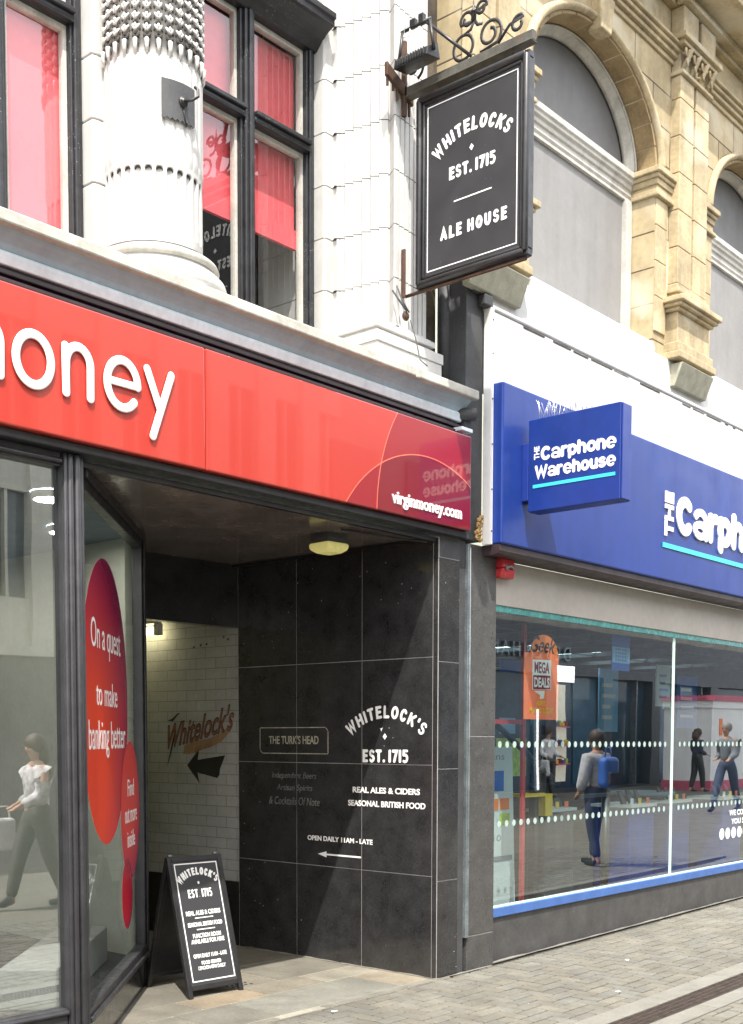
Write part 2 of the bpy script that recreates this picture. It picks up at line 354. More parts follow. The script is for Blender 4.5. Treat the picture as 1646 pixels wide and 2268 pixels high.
m_redbox = mat('red alarm plastic', (.42, .025, .03), .35, var=.15)
m_panel = mat('beige grey panel', (.40, .37, .33), .5, var=.08, vs=2)
m_sill = mat('blue powder coated sill', (.055, .13, .36), .4, var=.1, vs=6, streak=.1)
m_teal = mat('teal frosted glass edge', (.08, .30, .29), .25, var=.25, vs=6)
m_gedge = mat('pale green glass edge', (.62, .82, .74), .2, var=.1)
m_steel = mat('scuffed steel guard', (.20, .23, .24), .35, metal=.6, var=.3, vs=9, streak=.3)
m_brickw = mat('cream painted brick', (.47, .475, .455), .5, var=.1, vs=3, bump=.2, bs=20, brick=dict(w=.235, h=.083, m=.003, c=(.24, .22, .17), v=.10, ax='yz'), stain=((.33, .33, .29), 2.2, .58, .5))
m_flag = mat('york stone flag', (.152, .144, .118), .8, var=.22, vs=5, bump=.35, bs=45, attr=True, stain=((.07, .066, .054), 2.5, .55, .6))
m_joint = mat('sandy mortar', (.25, .23, .18), .95, var=.2, vs=12, bump=.4)
m_paver = mat('buff concrete paver', (.134, .128, .106), .85, var=.2, vs=4, bump=.35, bs=120, attr=True, specks=[(9, .055, (.03, .03, .03), 2.5), (11, .05, (.6, .6, .57), 3)], stain=((.075, .07, .056), 1.1, .52, .5))
m_sand = mat('dark jointing sand', (.022, .02, .015), 1., var=.3, vs=20)
m_conc = mat('pale concrete channel edge', (.165, .16, .138), .85, var=.14, vs=5, bump=.25, bs=60)
m_grate = mat('brown iron grating', (.045, .032, .024), .6, var=.35, vs=16)
m_street = mat('street paving', (.145, .138, .114), .85, var=.15, brick=dict(w=.2, h=.1, m=.005, c=(.13, .12, .09), ax='xy', v=.15))
m_glass = glass('bank front glass', lo=.34, gain=.6); m_glasss = glass('splayed glass', lo=.08, gain=.5)
m_glassu = glass('upstairs glass', lo=.11, gain=.8, tint=(.95, .96, .96))
m_glassc = glass('clear shop glass', lo=.24, gain=1.6, tint=(.78, .92, .92))
m_grey_in = mat('grey green interior wall', (.48, .50, .43), .7, var=.06)
m_grey_dk = mat('dark carpet', (.06, .06, .06), .95, var=.3, vs=20)
m_pale = mat('pale plastic', (.62, .63, .62), .5, var=.05)
m_lampem = mat('lit ceiling disc', (.9, .9, .85), emit=(1, .95, .85), es=26, var=0)
m_tube = mat('lit yellow tube', (.9, .8, .2), emit=(1., .90, .55), es=3.0, var=0)
m_diff = mat('yellowed lamp diffuser', (.62, .58, .26), .3, var=.12, emit=(.9, .8, .25), es=.10)
m_redblind = mat('red partition board', (.80, .115, .135), .6, var=.08, emit=None)
m_blinds = mat('vertical blind fabric', (.30, .29, .28), .8, var=.2)
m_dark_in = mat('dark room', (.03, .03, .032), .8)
m_bluesp = mat('grey blue fabric', (.08, .1, .14), .8)
m_white_in = mat('pale blue shop wall', (.14, .21, .26), .6, var=.05)
m_floor_in = mat('grey vinyl floor', (.12, .13, .13), .35, var=.15)
m_orange = mat('orange red poster', (.97, .21, .07), .4, var=.05)
m_orange2 = mat('orange header card', (.85, .19, .03), .4, var=.05)
m_postw = mat('white poster ink', (.8, .8, .78), .5, var=.02)
m_dred = mat('deep red ink', (.25, .01, .02), .5, var=.02)
m_yel = mat('yellow ink', (.85, .55, .03), .5, var=.05)
m_blk = mat('black ink', (.012, .012, .012), .5, var=.1)
m_redpole = mat('red pole paint', (.55, .05, .05), .4, var=.1)
m_blue1 = mat('blue poster', (.04, .14, .5), .4, var=.1)
m_bluel = mat('pale blue poster', (.30, .52, .78), .4, var=.1)
m_green = mat('lime print', (.45, .55, .08), .5, var=.3, vs=20)
m_spike = mat('bright steel spikes', (.7, .7, .7), .3, metal=.8, var=.1)
# red sign with its printed bubbles
def red_mat():
    m = bpy.data.materials.new('red sign panel with printed bubbles'); m.use_nodes = True; t = m.node_tree; N = t.nodes; K = t.links.new
    b = N['Principled BSDF']; b.inputs['Roughness'].default_value = .28; b.inputs['Coat Weight'].default_value = .8; b.inputs['Coat Roughness'].default_value = .02; b.inputs['Coat IOR'].default_value = 1.6
    tc = N.new('ShaderNodeTexCoord'); sp = N.new('ShaderNodeSeparateXYZ'); K(tc.outputs['Object'], sp.inputs[0])
    def circ(cx, cz, r):
        cb = N.new('ShaderNodeCombineXYZ'); K(sp.outputs[0], cb.inputs[0]); K(sp.outputs[2], cb.inputs[2])
        d = N.new('ShaderNodeVectorMath'); d.operation = 'DISTANCE'; K(cb.outputs[0], d.inputs[0]); d.inputs[1].default_value = (cx, 0, cz)
        l = N.new('ShaderNodeMath'); l.operation = 'LESS_THAN'; K(d.outputs['Value'], l.inputs[0]); l.inputs[1].default_value = r
        e = N.new('ShaderNodeMath'); e.operation = 'COMPARE'; K(d.outputs['Value'], e.inputs[0]); e.inputs[1].default_value = r; e.inputs[2].default_value = .003
        return l.outputs[0], e.outputs[0]
    nz = N.new('ShaderNodeTexNoise'); nz.inputs['Scale'].default_value = .8; K(tc.outputs['Object'], nz.inputs[0])
    base = N.new('ShaderNodeMix'); base.data_type = 'RGBA'; K(nz.outputs[0], base.inputs[0]); base.inputs[6].default_value = (.40, .026, .017, 1); base.inputs[7].default_value = (.46, .045, .027, 1)
    c1, e1 = circ(6.52-6.39, 2.98-3.3, 1.087); c2, e2 = circ(5.93-6.39, 2.43-3.3, .955); c3, e3 = circ(7.05-6.39, 3.95-3.3, .80)
    def mul(cur, f, col):
        x = N.new('ShaderNodeMix'); x.data_type = 'RGBA'; x.blend_type = 'MULTIPLY'; K(f, x.inputs[0]); K(cur, x.inputs[6]); x.inputs[7].default_value = (*col, 1); return x.outputs[2]
    cur = mul(base.outputs[2], c1, (.66, .26, .60)); cur = mul(cur, c2, (.60, .34, .72)); cur = mul(cur, c3, (.8, .6, .9))
    for e in (e1, e2):
        x = N.new('ShaderNodeMix'); x.data_type = 'RGBA'; K(e, x.inputs[0]); K(cur, x.inputs[6]); x.inputs[7].default_value = (.8, .16, .10, 1); cur = x.outputs[2]
    K(cur, b.inputs['Base Color']); return m
m_red = red_mat()
# ================================================================== THE SETTING: ground
# road slopes up very slightly to the right
def gz(x): return max(0., (x-6.2)*.011)
g = MB()
xs = [-60, -20, 0, 3, 6.2, 10, 14, 24, 60]
ys = [-40, -8, -7, 1.2, 13]
for i in range(len(xs)-1):
    for j in range(len(ys)-1):
        g.quad(*[(x, y, gz(x)-.03) for x, y in ((xs[i], ys[j]), (xs[i+1], ys[j]), (xs[i+1], ys[j+1]), (xs[i], ys[j+1]))])
g.build('street_ground', m_street, kind='structure')
# herringbone pavers as single bricks on jointing sand
g = MB(); s = MB(); c = .1; jg = .0065
X0, X1, Y0, Y1 = 3.0, 14.0, .6, 4.76
def paver(x0, x1, y0, y1, ychk):
    if y1 <= ychk[0]+.012 or y0 >= ychk[1]-.012: return
    y0 = max(y0, ychk[0]); y1 = min(y1, ychk[1])
    k = random.uniform(.88, 1.08); w_ = random.uniform(-.03, .035); dz = random.uniform(-.0012, .0012)
    tint = (k*(1+w_), k, k*(1-w_*1.3))
    x0 += jg; x1 -= jg; y0 += jg; y1 -= jg; ch = .005
    z = gz((x0+x1)/2)+dz; zz = z-.02
    vs = [(x0, y0, zz), (x1, y0, zz), (x1, y1, zz), (x0, y1, zz), (x0, y0, z-ch), (x1, y0, z-ch), (x1, y1, z-ch), (x0, y1, z-ch),
          (x0+ch, y0+ch, z), (x1-ch, y0+ch, z), (x1-ch, y1-ch, z), (x0+ch, y1-ch, z)]
    g.add(vs, [(0, 1, 5, 4), (1, 2, 6, 5), (2, 3, 7, 6), (3, 0, 4, 7), (4, 5, 9, 8), (5, 6, 10, 9), (6, 7, 11, 10), (7, 4, 8, 11), (8, 9, 10, 11)], tint=tint)
for band in ((3.42, 4.72), (.6, 2.95)):
    for a in range(int(X0/c), int(X1/c)):
        for b_ in range(int(Y0/c)-1, int(Y1/c)+1):
            q = (a-b_) % 4; x, y = a*c, b_*c
            if q == 0: paver(x, x+2*c, y, y+c, band)
            elif q == 3: paver(x, x+c, y, y+2*c, band)
g.build('pavement', m_paver, kind='structure')
xs = [3, 6.2, 14]
for (ya, yb, zz, nm, mm) in ((.6, 4.76, -.011, 'pavement_bedding', m_sand),):
    for i in range(2): s.quad((xs[i], ya, gz(xs[i])+zz), (xs[i+1], ya, gz(xs[i+1])+zz), (xs[i+1], yb, gz(xs[i+1])+zz), (xs[i], yb, gz(xs[i])+zz))
    s.build(nm, mm, kind='structure')
g = MB()
x = 3.0
while x < 14:
    for (ya, yb) in ((3.268, 3.417), (2.952, 3.082)):
        z0, z1 = gz(x), gz(x+.9)
        g.hexa([(x+.004, ya, z0-.03), (x+.896, ya, z1-.03), (x+.896, yb, z1-.03), (x+.004, yb, z0-.03), (x+.004, ya, z0+.001), (x+.896, ya, z1+.001), (x+.896, yb, z1+.001), (x+.004, yb, z0+.001)])
    x += .9
g.build('drain_kerb', m_conc, kind='structure', bevel=.004)
t = thing('drain_grating', 'long brown iron drain grating let into the pavement along the shop fronts', 'drain', (8, 3.17, 0))
g = MB(); 
x = 3.02
while x < 14: 
    z = gz(x); g.box(x, x+.012, 3.09, 3.26, z-.02, z-.001); x += .026
for yy in (3.088, 3.13, 3.172, 3.214, 3.256):
    g.hexa([(3, yy-.004, -.02), (6.2, yy-.004, -.02), (6.2, yy+.004, -.02), (3, yy+.004, -.02), (3, yy-.004, .0005), (6.2, yy-.004, .0005), (6.2, yy+.004, .0005), (3, yy+.004, .0005)])
    g.hexa([(6.2, yy-.004, -.02), (14, yy-.004, gz(14)-.02), (14, yy+.004, gz(14)-.02), (6.2, yy+.004, -.02), (6.2, yy-.004, .0005), (14, yy-.004, gz(14)+.0005), (14, yy+.004, gz(14)+.0005), (6.2, yy+.004, .0005)])
g.build('grating_bars', m_grate, t)
g = MB(); g.box(3, 14, 3.085, 3.265, -.029, -.024); g.build('channel', m_sootshade, t)
# york stone flags before the entrance
g = MB(); s = MB()
rows = [(4.725, 4.79, [3.2, 4.69, 5.065, 5.86, 6.155], [.9, 1.55, 1.0, 1.1]), (4.795, 5.235, [3.2, 4.30, 4.76, 5.855, 6.155], [.85, .8, 1.0, 1.25]),
        (5.24, 5.50, [3.6, 4.55, 5.09, 5.62, 6.155], [.9, 1.12, .98, 1.3]), (5.505, 6.05, [3.9, 4.9, 5.45, 6.155], [.8, 1.0, .85]),
        (6.055, 6.7, [4.4, 5.3, 6.155], [.8, .75]), (6.705, 8.2, [4.6, 5.4, 6.3], [.8, .7]), (8.205, 12, [4.6, 5.4, 6.3], [.7, .7])]
for (ya, yb, xx, tt) in rows:
    for i in range(len(xx)-1):
        k = tt[i]; dz = random.uniform(-.001, .001); j = .006
        warm = random.uniform(-.04, .05) + (.12 if k == 1.12 or k == 1.25 else 0)
        g.box(xx[i]+j, xx[i+1]-j, ya+j*.8, yb-j*.8, -.03, .002+dz, tint=(k*(1+warm), k, k*(1-warm)))
g.build('entrance_pavement', m_flag, kind='structure', bevel=.003)
s.box(3.2, 6.3, 4.727, 12, -.028, -.0015); s.build('entrance_pavement_bed', m_joint, kind='structure')
# ================================================================== BANK BUILDING (red sign, white upper floor)
bank = thing('bank_building', 'white faience fronted building with a round column and black windows over a red sign', 'building', (4, 5.4, 0))
g = MB(); g.box(-4, 6.45, 4.63, 5.6, 3.846, 3.906); 
g.box(5.78, 5.815, 4.622, 4.64, 3.838, 3.91)
g.build('cornice_lip', m_lip, bank, bevel=.012)
g = MB(); prof = [(4.80, 3.846), (4.675, 3.846), (4.685, 3.832), (4.705, 3.818), (4.725, 3.798), (4.738, 3.776), (4.742, 3.772), (4.80, 3.772)]
g.prism(prof, (-4, 0, 0), (0, 1, 0), (0, 0, 1), (10.42, 0, 0)); g.build('cornice_moulding', m_greyp, bank)
g = MB(); prof = [(4.80, 3.7705), (4.735, 3.7705), (4.728, 3.755), (4.742, 3.712), (4.80, 3.712)]
g.prism(prof, (-4, 0, 0), (0, 1, 0), (0, 0, 1), (10.40, 0, 0)); g.box(6.30, 6.42, 4.66, 4.74, 3.63, 3.655); g.build('cornice_fillet', m_greyl, bank, bevel=.004)
g = MB(); g.box(-4, 6.38, 4.76, 4.9, 3.55, 3.711); g.box(-4, 6.385, 4.735, 4.758, 3.668, 3.69); g.box(-4, 6.385, 4.715, 4.758, 3.625, 3.645); g.build('sign_recess_trim', m_maroon, bank, bevel=.004)
# structure behind the sign and above the ceiling
g = MB(); g.box(-4, 6.38, 4.76, 5.1, 2.96, 3.549); g.build('sign_backing', m_blackp, bank)
g = MB(); g.box(-4, 6.40, 4.688, 4.758, 2.945, 2.985); g.build('sign_soffit_strip', m_alu, bank, bevel=.006)
# upper wall: piers between the windows
def blocks(g, poly, z0, z1, h, z_start=None, gap=.003):
    z = z0
    while z < z1-.01:
        zz = min(z+h, z1); g.prism(poly, (0, 0, z+gap), (1, 0, 0), (0, 1, 0), (0, 0, zz-z-2*gap)); z = zz
g = MB()
wallpoly = [(3.90, 5.42), (3.90, 5.335), (3.93, 5.325), (4.63, 5.325), (4.66, 5.335), (4.66, 5.42), (4.66, 5.9), (3.90, 5.9)]
blocks(g, wallpoly, 3.906, 8.2, .33)
g.build('pier_behind_column', m_faience, bank, bevel=.006)
# big stepped pier
g = MB()
P0 = [(5.70, 5.42), (5.70, 5.345), (5.715, 5.33), (5.775, 5.33), (5.775, 5.27)]
xq, yq = 5.765, 5.285; st = []
for i in range(6):
    st.append((xq, yq)); xq += .055*.655; yq -= .055*.756; st.append((xq, yq)); st.append((xq+.016, yq+.008)); st.append((xq+.018, yq+.002)); xq -= .034*.756; yq -= .034*.655
P0 += st+[(5.83, 4.856)]
xe, ye = P0[-1]
fl = [(xe, 4.855)]
n = 7; x0f = xe+.012
for i in range(n):
    xa = x0f+i*(6.20-x0f)/n; xb = x0f+(i+1)*(6.20-x0f)/n; yo = 4.85+i*.004
    fl += [(xa, yo), (xb-.016, yo), (xb-.012, yo+.016), (xb-.004, yo+.016)]
P0 += fl+[(6.205, 4.90), (6.205, 5.42), (6.205, 5.9), (5.70, 5.9)]
blocks(g, P0, 4.185, 8.2, .33)
g.build('stepped_pier', m_faience, bank, bevel=.003)
g = MB()
def base_ring(g, e, z0, z1):
    p = [(5.60-e, 5.17+e), (5.60-e, 4.80-e), (6.19+e, 4.80-e), (6.205+e, 5.42), (5.70, 5.42), (5.70, 5.30)]
    g.prism(p, (0, 0, z0), (1, 0, 0), (0, 1, 0), (0, 0, z1-z0))
base_ring(g, -.05, 4.20, 4.225)
for e, z0, z1 in ((-.02, 4.187, 4.2005), (.0, 4.150, 4.1865), (-.022, 4.118, 4.1495), (.0, 4.11, 4.1175), (.038, 4.045, 4.1095), (.03, 3.907, 4.0445)):
    base_ring(g, e, z0, z1)
g.build('pier_base', m_faience, bank, bevel=.014, seg=3)
# window walls' rear and dark rooms
g = MB()
g.box(-4, 2.0, 5.43, 5.9, 3.906, 8.2); g.build('far_pier', m_faience, bank)
# column ----------------------------------------------------------------
cc = Vector((4.20, 5.2, 0)); RC = .262
col = MB(); NF = 28
def flute(z_lo, z_hi, wdt, depth, sign=-1):
    def rf(a, z):
        ph = (a*NF/(2*math.pi)) % 1.0; tt = (ph-.5)*2*math.pi*RC/NF; hw = wdt
        if z < z_lo or z > z_hi: return 0
        k = hw
        if z > z_hi-hw: k = math.sqrt(max(0, hw*hw-(z-(z_hi-hw))**2))
        if z < z_lo+hw: k = math.sqrt(max(0, hw*hw-((z_lo+hw)-z)**2))
        if abs(tt) >= k: return 0
        return sign*depth*math.sqrt(max(0., 1-(tt/max(k, 1e-5))**2))
    return rf
f1 = flute(4.275, 4.60, .021, .018); f2 = flute(4.63, 5.135, .026, .006, 1)
zs = [4.20+.005*i for i in range(0, 85)]+[4.63+.02*i for i in range(0, 26)]+[5.14, 5.16]
col.lathe(cc, [(RC, z) for z in sorted(set(zs))], seg=NF*10, a0=rad(150), a1=rad(390), rf=lambda a, z: f1(a, z)+f2(a, z))
col.build('column_shaft', m_faience, bank)
g = MB()
base = [(.29, 4.205), (.275, 4.215), (.285, 4.20), (.29, 4.185), (.305, 4.175), (.32, 4.17), (.33, 4.155), (.335, 4.135), (.33, 4.12), (.335, 4.11), (.36, 4.095), (.385, 4.07), (.395, 4.04), (.39, 4.01), (.38, 3.995), (.40, 3.985), (.405, 3.907)]
g.lathe(cc, base, seg=64, a0=rad(150), a1=rad(390)); g.build('column_base', m_faience, bank)
g = MB(); g.lathe(cc, [(.337, 4.172), (.345, 4.165), (.352, 4.15), (.345, 4.132), (.337, 4.125)], seg=64, a0=rad(150), a1=rad(390)); g.build('base_roll', m_lip, bank)
g = MB(); g.lathe(cc, [(RC-.012, 5.16), (RC-.012, 5.24), (RC-.006, 5.24), (RC-.006, 8.2)], seg=64, a0=rad(150), a1=rad(390)); g.build('column_neck', m_faience, bank)
g = MB(); sootshade_g = MB()  # black pieces: soot plus painted shade in the carving's recesses
for k in range(NF):
    a = 2*math.pi*(k+.5)/NF
    if not (rad(150) < a < rad(390) or a < rad(30)): continue
    ca, sa = math.cos(a), math.sin(a); T = Vector((-sa, ca, 0)); O = Vector((ca, sa, 0))
    def P_(t_, o_, z): return cc+O*(RC+o_)+T*t_+Vector((0, 0, z))
    g.tube([P_(0, -.004, 5.235), P_(0, .012, 5.222), P_(0, .012, 5.185), P_(0, .002, 5.155)], [.009, .013, .011, .004], seg=8)
    sootshade_g.tube([P_(-.017, .0, 5.262), P_(-.012, .002, 5.243), P_(0, .002, 5.236), P_(.012, .002, 5.243), P_(.017, .0, 5.262)], [.004, .010, .011, .010, .004], seg=6)
    sootshade_g.tube([P_(-.014, -.001, 5.225), P_(-.012, -.001, 5.19)], [.004, .002], seg=5); sootshade_g.tube([P_(.014, -.001, 5.225), P_(.012, -.001, 5.19)], [.004, .002], seg=5)
    sootshade_g.tube([cc+O*(RC-.011)+T*(.016*math.cos(q))+Vector((0, 0, 4.578+.018*math.sin(q))) for q in [math.pi*(i/8) for i in range(9)]], [.002, .004, .0055, .0065, .007, .0065, .0055, .004, .002], seg=6)  # dark arc painting the shade inside each rounded flute top
    for r_ in range(8):
        z = 5.282+r_*.056+random.uniform(-.005, .005)
        g.tube([P_(-.018, -.004, z+.022), P_(-.010, .008, z+.004), P_(-.002, .011, z-.014)], [.005, .010, .005], seg=6)
        g.tube([P_(.018, -.004, z+.022), P_(.010, .008, z+.004), P_(.002, .011, z-.014)], [.005, .010, .005], seg=6)
        g.ball(P_(0, .010, z+.012), .009, 7, 5, (1, 1, 1.5))
        sootshade_g.ball(P_(0, .0, z-.026), .007, 6, 4, (1.2, 1.2, .8)); 
        if r_ in (0, 3, 5): sootshade_g.tube([P_(-.014, -.001, z+.034), P_(0, .001, z+.028), P_(.014, -.001, z+.034)], [.004, .007, .004], seg=6)
        sootshade_g.ball(P_(-.021, -.003, z-.004), .006, 6, 4, (.8, .8, 1.6)); sootshade_g.ball(P_(.021, -.003, z-.004), .006, 6, 4, (.8, .8, 1.6))
g.build('column_carving', m_faience, bank); sootshade_g.build('carving_soot', m_sootshade, bank)
# black plate and hook on the column
t = thing('hook_plate', 'square black plate with a lamp hook fixed on the white round column', 'bracket', cc+Vector((.1, -.28, 4.9)))
g = MB(); a0, a1, rr = rad(240), rad(281), RC+.016
va = []; na = 14
for zz in (0, 1):
    for i in range(na+1):
        a = a0+(a1-a0)*i/na; z = 5.035 if zz else 4.845-.012*(i % 2)
        va.append(cc+Vector((rr*math.cos(a), rr*math.sin(a), z)))
vb = [cc+(v-cc)*1.0+Vector(((v-cc).x, (v-cc).y, 0)).normalized()*.006 for v in va]
m_ = na+1; fs = [(i, i+1, m_+i+1, m_+i) for i in range(na)]+[(2*m_+i, 3*m_+i, 3*m_+i+1, 2*m_+i+1) for i in range(na)]+[(i, 2*m_+i, 2*m_+i+1, i+1) for i in range(na)]+[(m_+i, m_+i+1, 3*m_+i+1, 3*m_+i) for i in range(na)]+[(0, m_, 3*m_, 2*m_), (na, 2*m_+na, 3*m_+na, m_+na)]
g.add(va+vb, fs); g.build('plate', m_drain, t)
g = MB(); a = rad(264); O = Vector((math.cos(a), math.sin(a), 0)); T = Vector((-O.y, O.x, 0)); hb = cc+O*(RC+.02)+Vector((0, 0, 4.94))
g.tube([hb, hb+O*.012], .026, 14); g.tube([hb+O*.012, hb+O*.02], .018, 14)
g.tube([hb+O*.015, hb+O*.06+T*.02+Vector((0, 0, -.005)), hb+O*.07+T*.05+Vector((0, 0, .02)), hb+O*.06+T*.055+Vector((0, 0, .06)), hb+O*.045+T*.045+Vector((0, 0, .075))], .008, 8)
g.tube([hb+O*.0+Vector((0, 0, -.02)), hb+O*.004+T*.008+Vector((0, 0, -.06)), hb+T*.02+Vector((0, 0, -.12))], .005, 6)
g.build('hook', m_iron, t)
# upper windows -----------------------------------------------------------
def upper_window(x0, x1, xm, parts=True):
    yf = 5.42; zt = 6.02; zb = 3.907; zt1, zt0 = 5.445, 5.375
    fr = MB()
    fr.box(x0, x0+.075, yf, yf+.1, zb, zt); fr.box(x1-.075, x1, yf, yf+.1, zb, zt)
    fr.box(x0+.03, x0+.06, yf-.018, yf-.001, zb, zt); fr.box(x1-.06, x1-.03, yf-.018, yf-.001, zb, zt)
    fr.box(xm-.06, xm+.06, yf, yf+.1, zb, zt); fr.box(xm-.04, xm+.04, yf-.022, yf-.001, zb, zt); fr.box(xm-.015, xm+.015, yf-.038, yf-.0225, zb, zt)
    o = fr.build('window_frame', m_frame, bank, bevel=.008)
    tr = MB()
    for a, b in ((x0+.076, xm-.061), (xm+.061, x1-.076)): tr.box(a, b, yf+.01, yf+.1, zt0, zt1)
    for a, b in ((x0+.062, xm-.041), (xm+.041, x1-.062)):
        tr.box(a, b, yf-.045, yf+.009, zt1-.03, zt1-.002); tr.box(a, b, yf-.025, yf+.009, zt0+.012, zt1-.031)
        tr.box(a, b, yf-.03, yf+.009, zt0, zt0+.011)
    tr.build('transom', m_frame, o, bevel=.006)
    sash = MB(); pane = MB()
    for a, b in ((x0+.077, xm-.062), (xm+.062, x1-.077)):
        for za, zc in ((zb+.02, zt0-.002), (zt1+.002, zt-.002)):
            sw = .022
            sash.box(a, a+sw, yf+.03, yf+.07, za, zc); sash.box(b-sw, b, yf+.03, yf+.07, za, zc)
            sash.box(a+sw, b-sw, yf+.03, yf+.07, zc-.03, zc); sash.box(a+sw, b-sw, yf+.03, yf+.07, za, za+sw)
            pane.quad((a+sw, yf+.05, za+sw), (b-sw, yf+.05, za+sw), (b-sw, yf+.05, zc-.03), (a+sw, yf+.05, zc-.03))
    sash.build('sash', m_wframe, o); pane.build('pane', m_glassu, o)
    # projecting timber head
    h = MB()
    hp = [(5.5, 6.02), (5.40, 6.02), (5.385, 6.035), (5.37, 6.05), (5.35, 6.075), (5.315, 6.10), (5.27, 6.12), (5.245, 6.125), (5.245, 6.16), (5.23, 6.165), (5.23, 6.20), (5.5, 6.20)]
    h.prism(hp, (x0-.005, 0, 0), (0, 1, 0), (0, 0, 1), (x1-x0+.01, 0, 0)); h.box(x0, x1, 5.42, 5.52, 6.201, 8.2)
    h.build('window_head', m_frame, o, bevel=.004)
upper_window(4.66, 5.70, 5.11); upper_window(2.86, 3.90, 3.38)
g = MB()
for z in (3.985, 4.03, 4.075):
    for xa, xb in ((2.86, 3.90), (4.55, 5.70)): g.tube([(xa, 5.37, z), ((xa+xb)/2, 5.37, z-.012), (xb, 5.37, z+.004)], .0013, 4)
g.build('net_wire', m_pale, bank)
# rooms behind
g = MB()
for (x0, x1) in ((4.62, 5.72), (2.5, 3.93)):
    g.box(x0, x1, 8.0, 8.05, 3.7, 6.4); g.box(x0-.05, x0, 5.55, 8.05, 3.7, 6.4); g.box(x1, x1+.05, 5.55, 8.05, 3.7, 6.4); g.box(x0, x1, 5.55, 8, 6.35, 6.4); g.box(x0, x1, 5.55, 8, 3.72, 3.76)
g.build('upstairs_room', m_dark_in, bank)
g = MB()
g.box(2.94, 3.82, 5.505, 5.515, 3.93, 6.0)
g.build('red_blind', m_redblind, bank)
g = MB()
g.box(4.74, 5.62, 5.53, 5.54, 4.905, 6.0); g.box(4.74, 5.62, 5.505, 5.529, 4.785, 4.905)
g.build('red_blind', m_redblind, bank)
g = MB(); x = 5.19
while x < 5.62:
    g.add([(x, 5.488, 3.95), (x+.012, 5.50, 3.95), (x+.012, 5.50, 5.98), (x, 5.488, 5.98)], [(0, 1, 2, 3)]); x += .052
g.build('vertical_blind', m_blinds, bank)
# building mass behind and above, right end wall
g = MB(); g.box(-4, 6.44, 5.91, 6.0, 6.41, 9); g.box(-4, 6.44, 5.6, 5.9, 8.21, 9.0); g.build('rear_wall', m_grey_in, bank)
g = MB(); g.box(6.206, 6.42, 4.98, 5.4, 3.91, 9.5); g.build('sooty_return', m_brown, bank)
# ------------------------------------------------------------------ bank shop front (ground floor)
front = thing('bank_shopfront', 'bank shop front of dark metal posts with a splayed glass side by the entry', 'shop front', (3.3, 4.75, 0))
A = Vector((3.37, 4.77, 0)); B = Vector((4.80, 6.10, 0)); D = (B-A).normalized(); Nn = Vector((D.y, -D.x, 0))
def along(u, o=0., z=0.): return A+D*u+Nn*o+Vector((0, 0, z))
def sbox(g, u0, u1, o0, o1, z0, z1):
    g.hexa([along(u0, o0, z0), along(u1, o0, z0), along(u1, o1, z0), along(u0, o1, z0), along(u0, o0, z1), along(u1, o0, z1), along(u1, o1, z1), along(u0, o1, z1)])
g = MB()
g.box(3.272, 3.385, 4.745, 4.82, 0, 2.944)
for xx, r in ((3.285, .012), (3.312, .017), (3.352, .020), (3.376, .011)): g.tube([(xx, 4.74, 0), (xx, 4.74, 2.94)], r, 12)
g.build('corner_post', m_alu, front, bevel=.004)
g = MB(); g.box(-4, 3.268, 4.745, 4.82, 2.875, 2.944); g.tube([(-4, 4.742, 2.90), (3.268, 4.742, 2.90)], .014, 10); g.box(-4, 3.268, 4.75, 4.82, .225, .305); g.tube([(-4, 4.747, .285), (3.268, 4.747, .285)], .014, 10)
sbox(g, .06, 1.86, -.05, .02, 2.815, 2.915); sbox(g, .06, 1.86, .021, .04, 2.86, 2.90)
sbox(g, .02, 1.95, -.05, .025, .195, .275); sbox(g, .02, 1.95, .026, .045, .205, .235)
g.build('window_rail', m_alu, front, bevel=.006)
g = MB(); sbox(g, 1.862, 1.955, -.05, .015, 0, 2.92); sbox(g, 1.89, 1.93, .016, .03, 0, 2.92); g.build('rear_post', m_alu, front, bevel=.006)
g = MB(); g.box(-4, 3.268, 4.77, 4.82, 0, .224); sbox(g, .03, 1.86, -.05, .012, 0, .194); g.build('stall_riser', m_tile, front, bevel=.003)
g = MB(); g.quad((-4, 4.785, .305), (3.268, 4.785, .305), (3.268, 4.785, 2.875), (-4, 4.785, 2.875)); g.build('front_pane', m_glass, front)
g = MB(); g.quad(along(.03, -.01, .275), along(1.86, -.01, .275), along(1.86, -.01, 2.815), along(.03, -.01, 2.815)); g.build('splayed_pane', m_glasss, front)
# bank interior
room = thing('bank_interior', 'grey green bank interior seen behind the big shop windows', 'room', (2, 7, .2))
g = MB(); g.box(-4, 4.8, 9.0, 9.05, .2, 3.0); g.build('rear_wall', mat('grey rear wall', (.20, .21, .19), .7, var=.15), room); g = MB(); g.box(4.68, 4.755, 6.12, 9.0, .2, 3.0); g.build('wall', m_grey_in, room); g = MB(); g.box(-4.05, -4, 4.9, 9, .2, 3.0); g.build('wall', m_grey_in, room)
g = MB(); g.add([(-4, 4.83, 2.88), (3.36, 4.83, 2.88), (4.70, 6.1, 2.88), (4.70, 9, 2.88), (-4, 9, 2.88)], [(0, 1, 2, 3, 4)]); g.build('ceiling', m_white_in, room)
g = MB(); g.add([(-4, 4.83, .2), (3.36, 4.83, .2), (4.70, 6.1, .2), (4.70, 9, .2), (-4, 9, .2)], [(0, 1, 2, 3, 4)]); g.build('floor', m_grey_dk, room)
g = MB(); g.box(-2, 3.2, 5.6, 5.9, .2, .62); 
g.hexa([along(.3, -.5, .2), along(1.7, -.5, .2), along(1.7, -.2, .2), along(.3, -.2, .2), along(.3, -.5, .42), along(1.7, -.5, .42), along(1.7, -.2, .42), along(.3, -.2, .42)])
g.build('window_bed', mat('grey display bed', (.26, .27, .26), .6, var=.1), room, bevel=.01)
t = thing('downlight', 'round lit white downlight in the bank ceiling behind the corner post', 'ceiling light', (3.587, 5.30, 2.86), 'bank downlights')
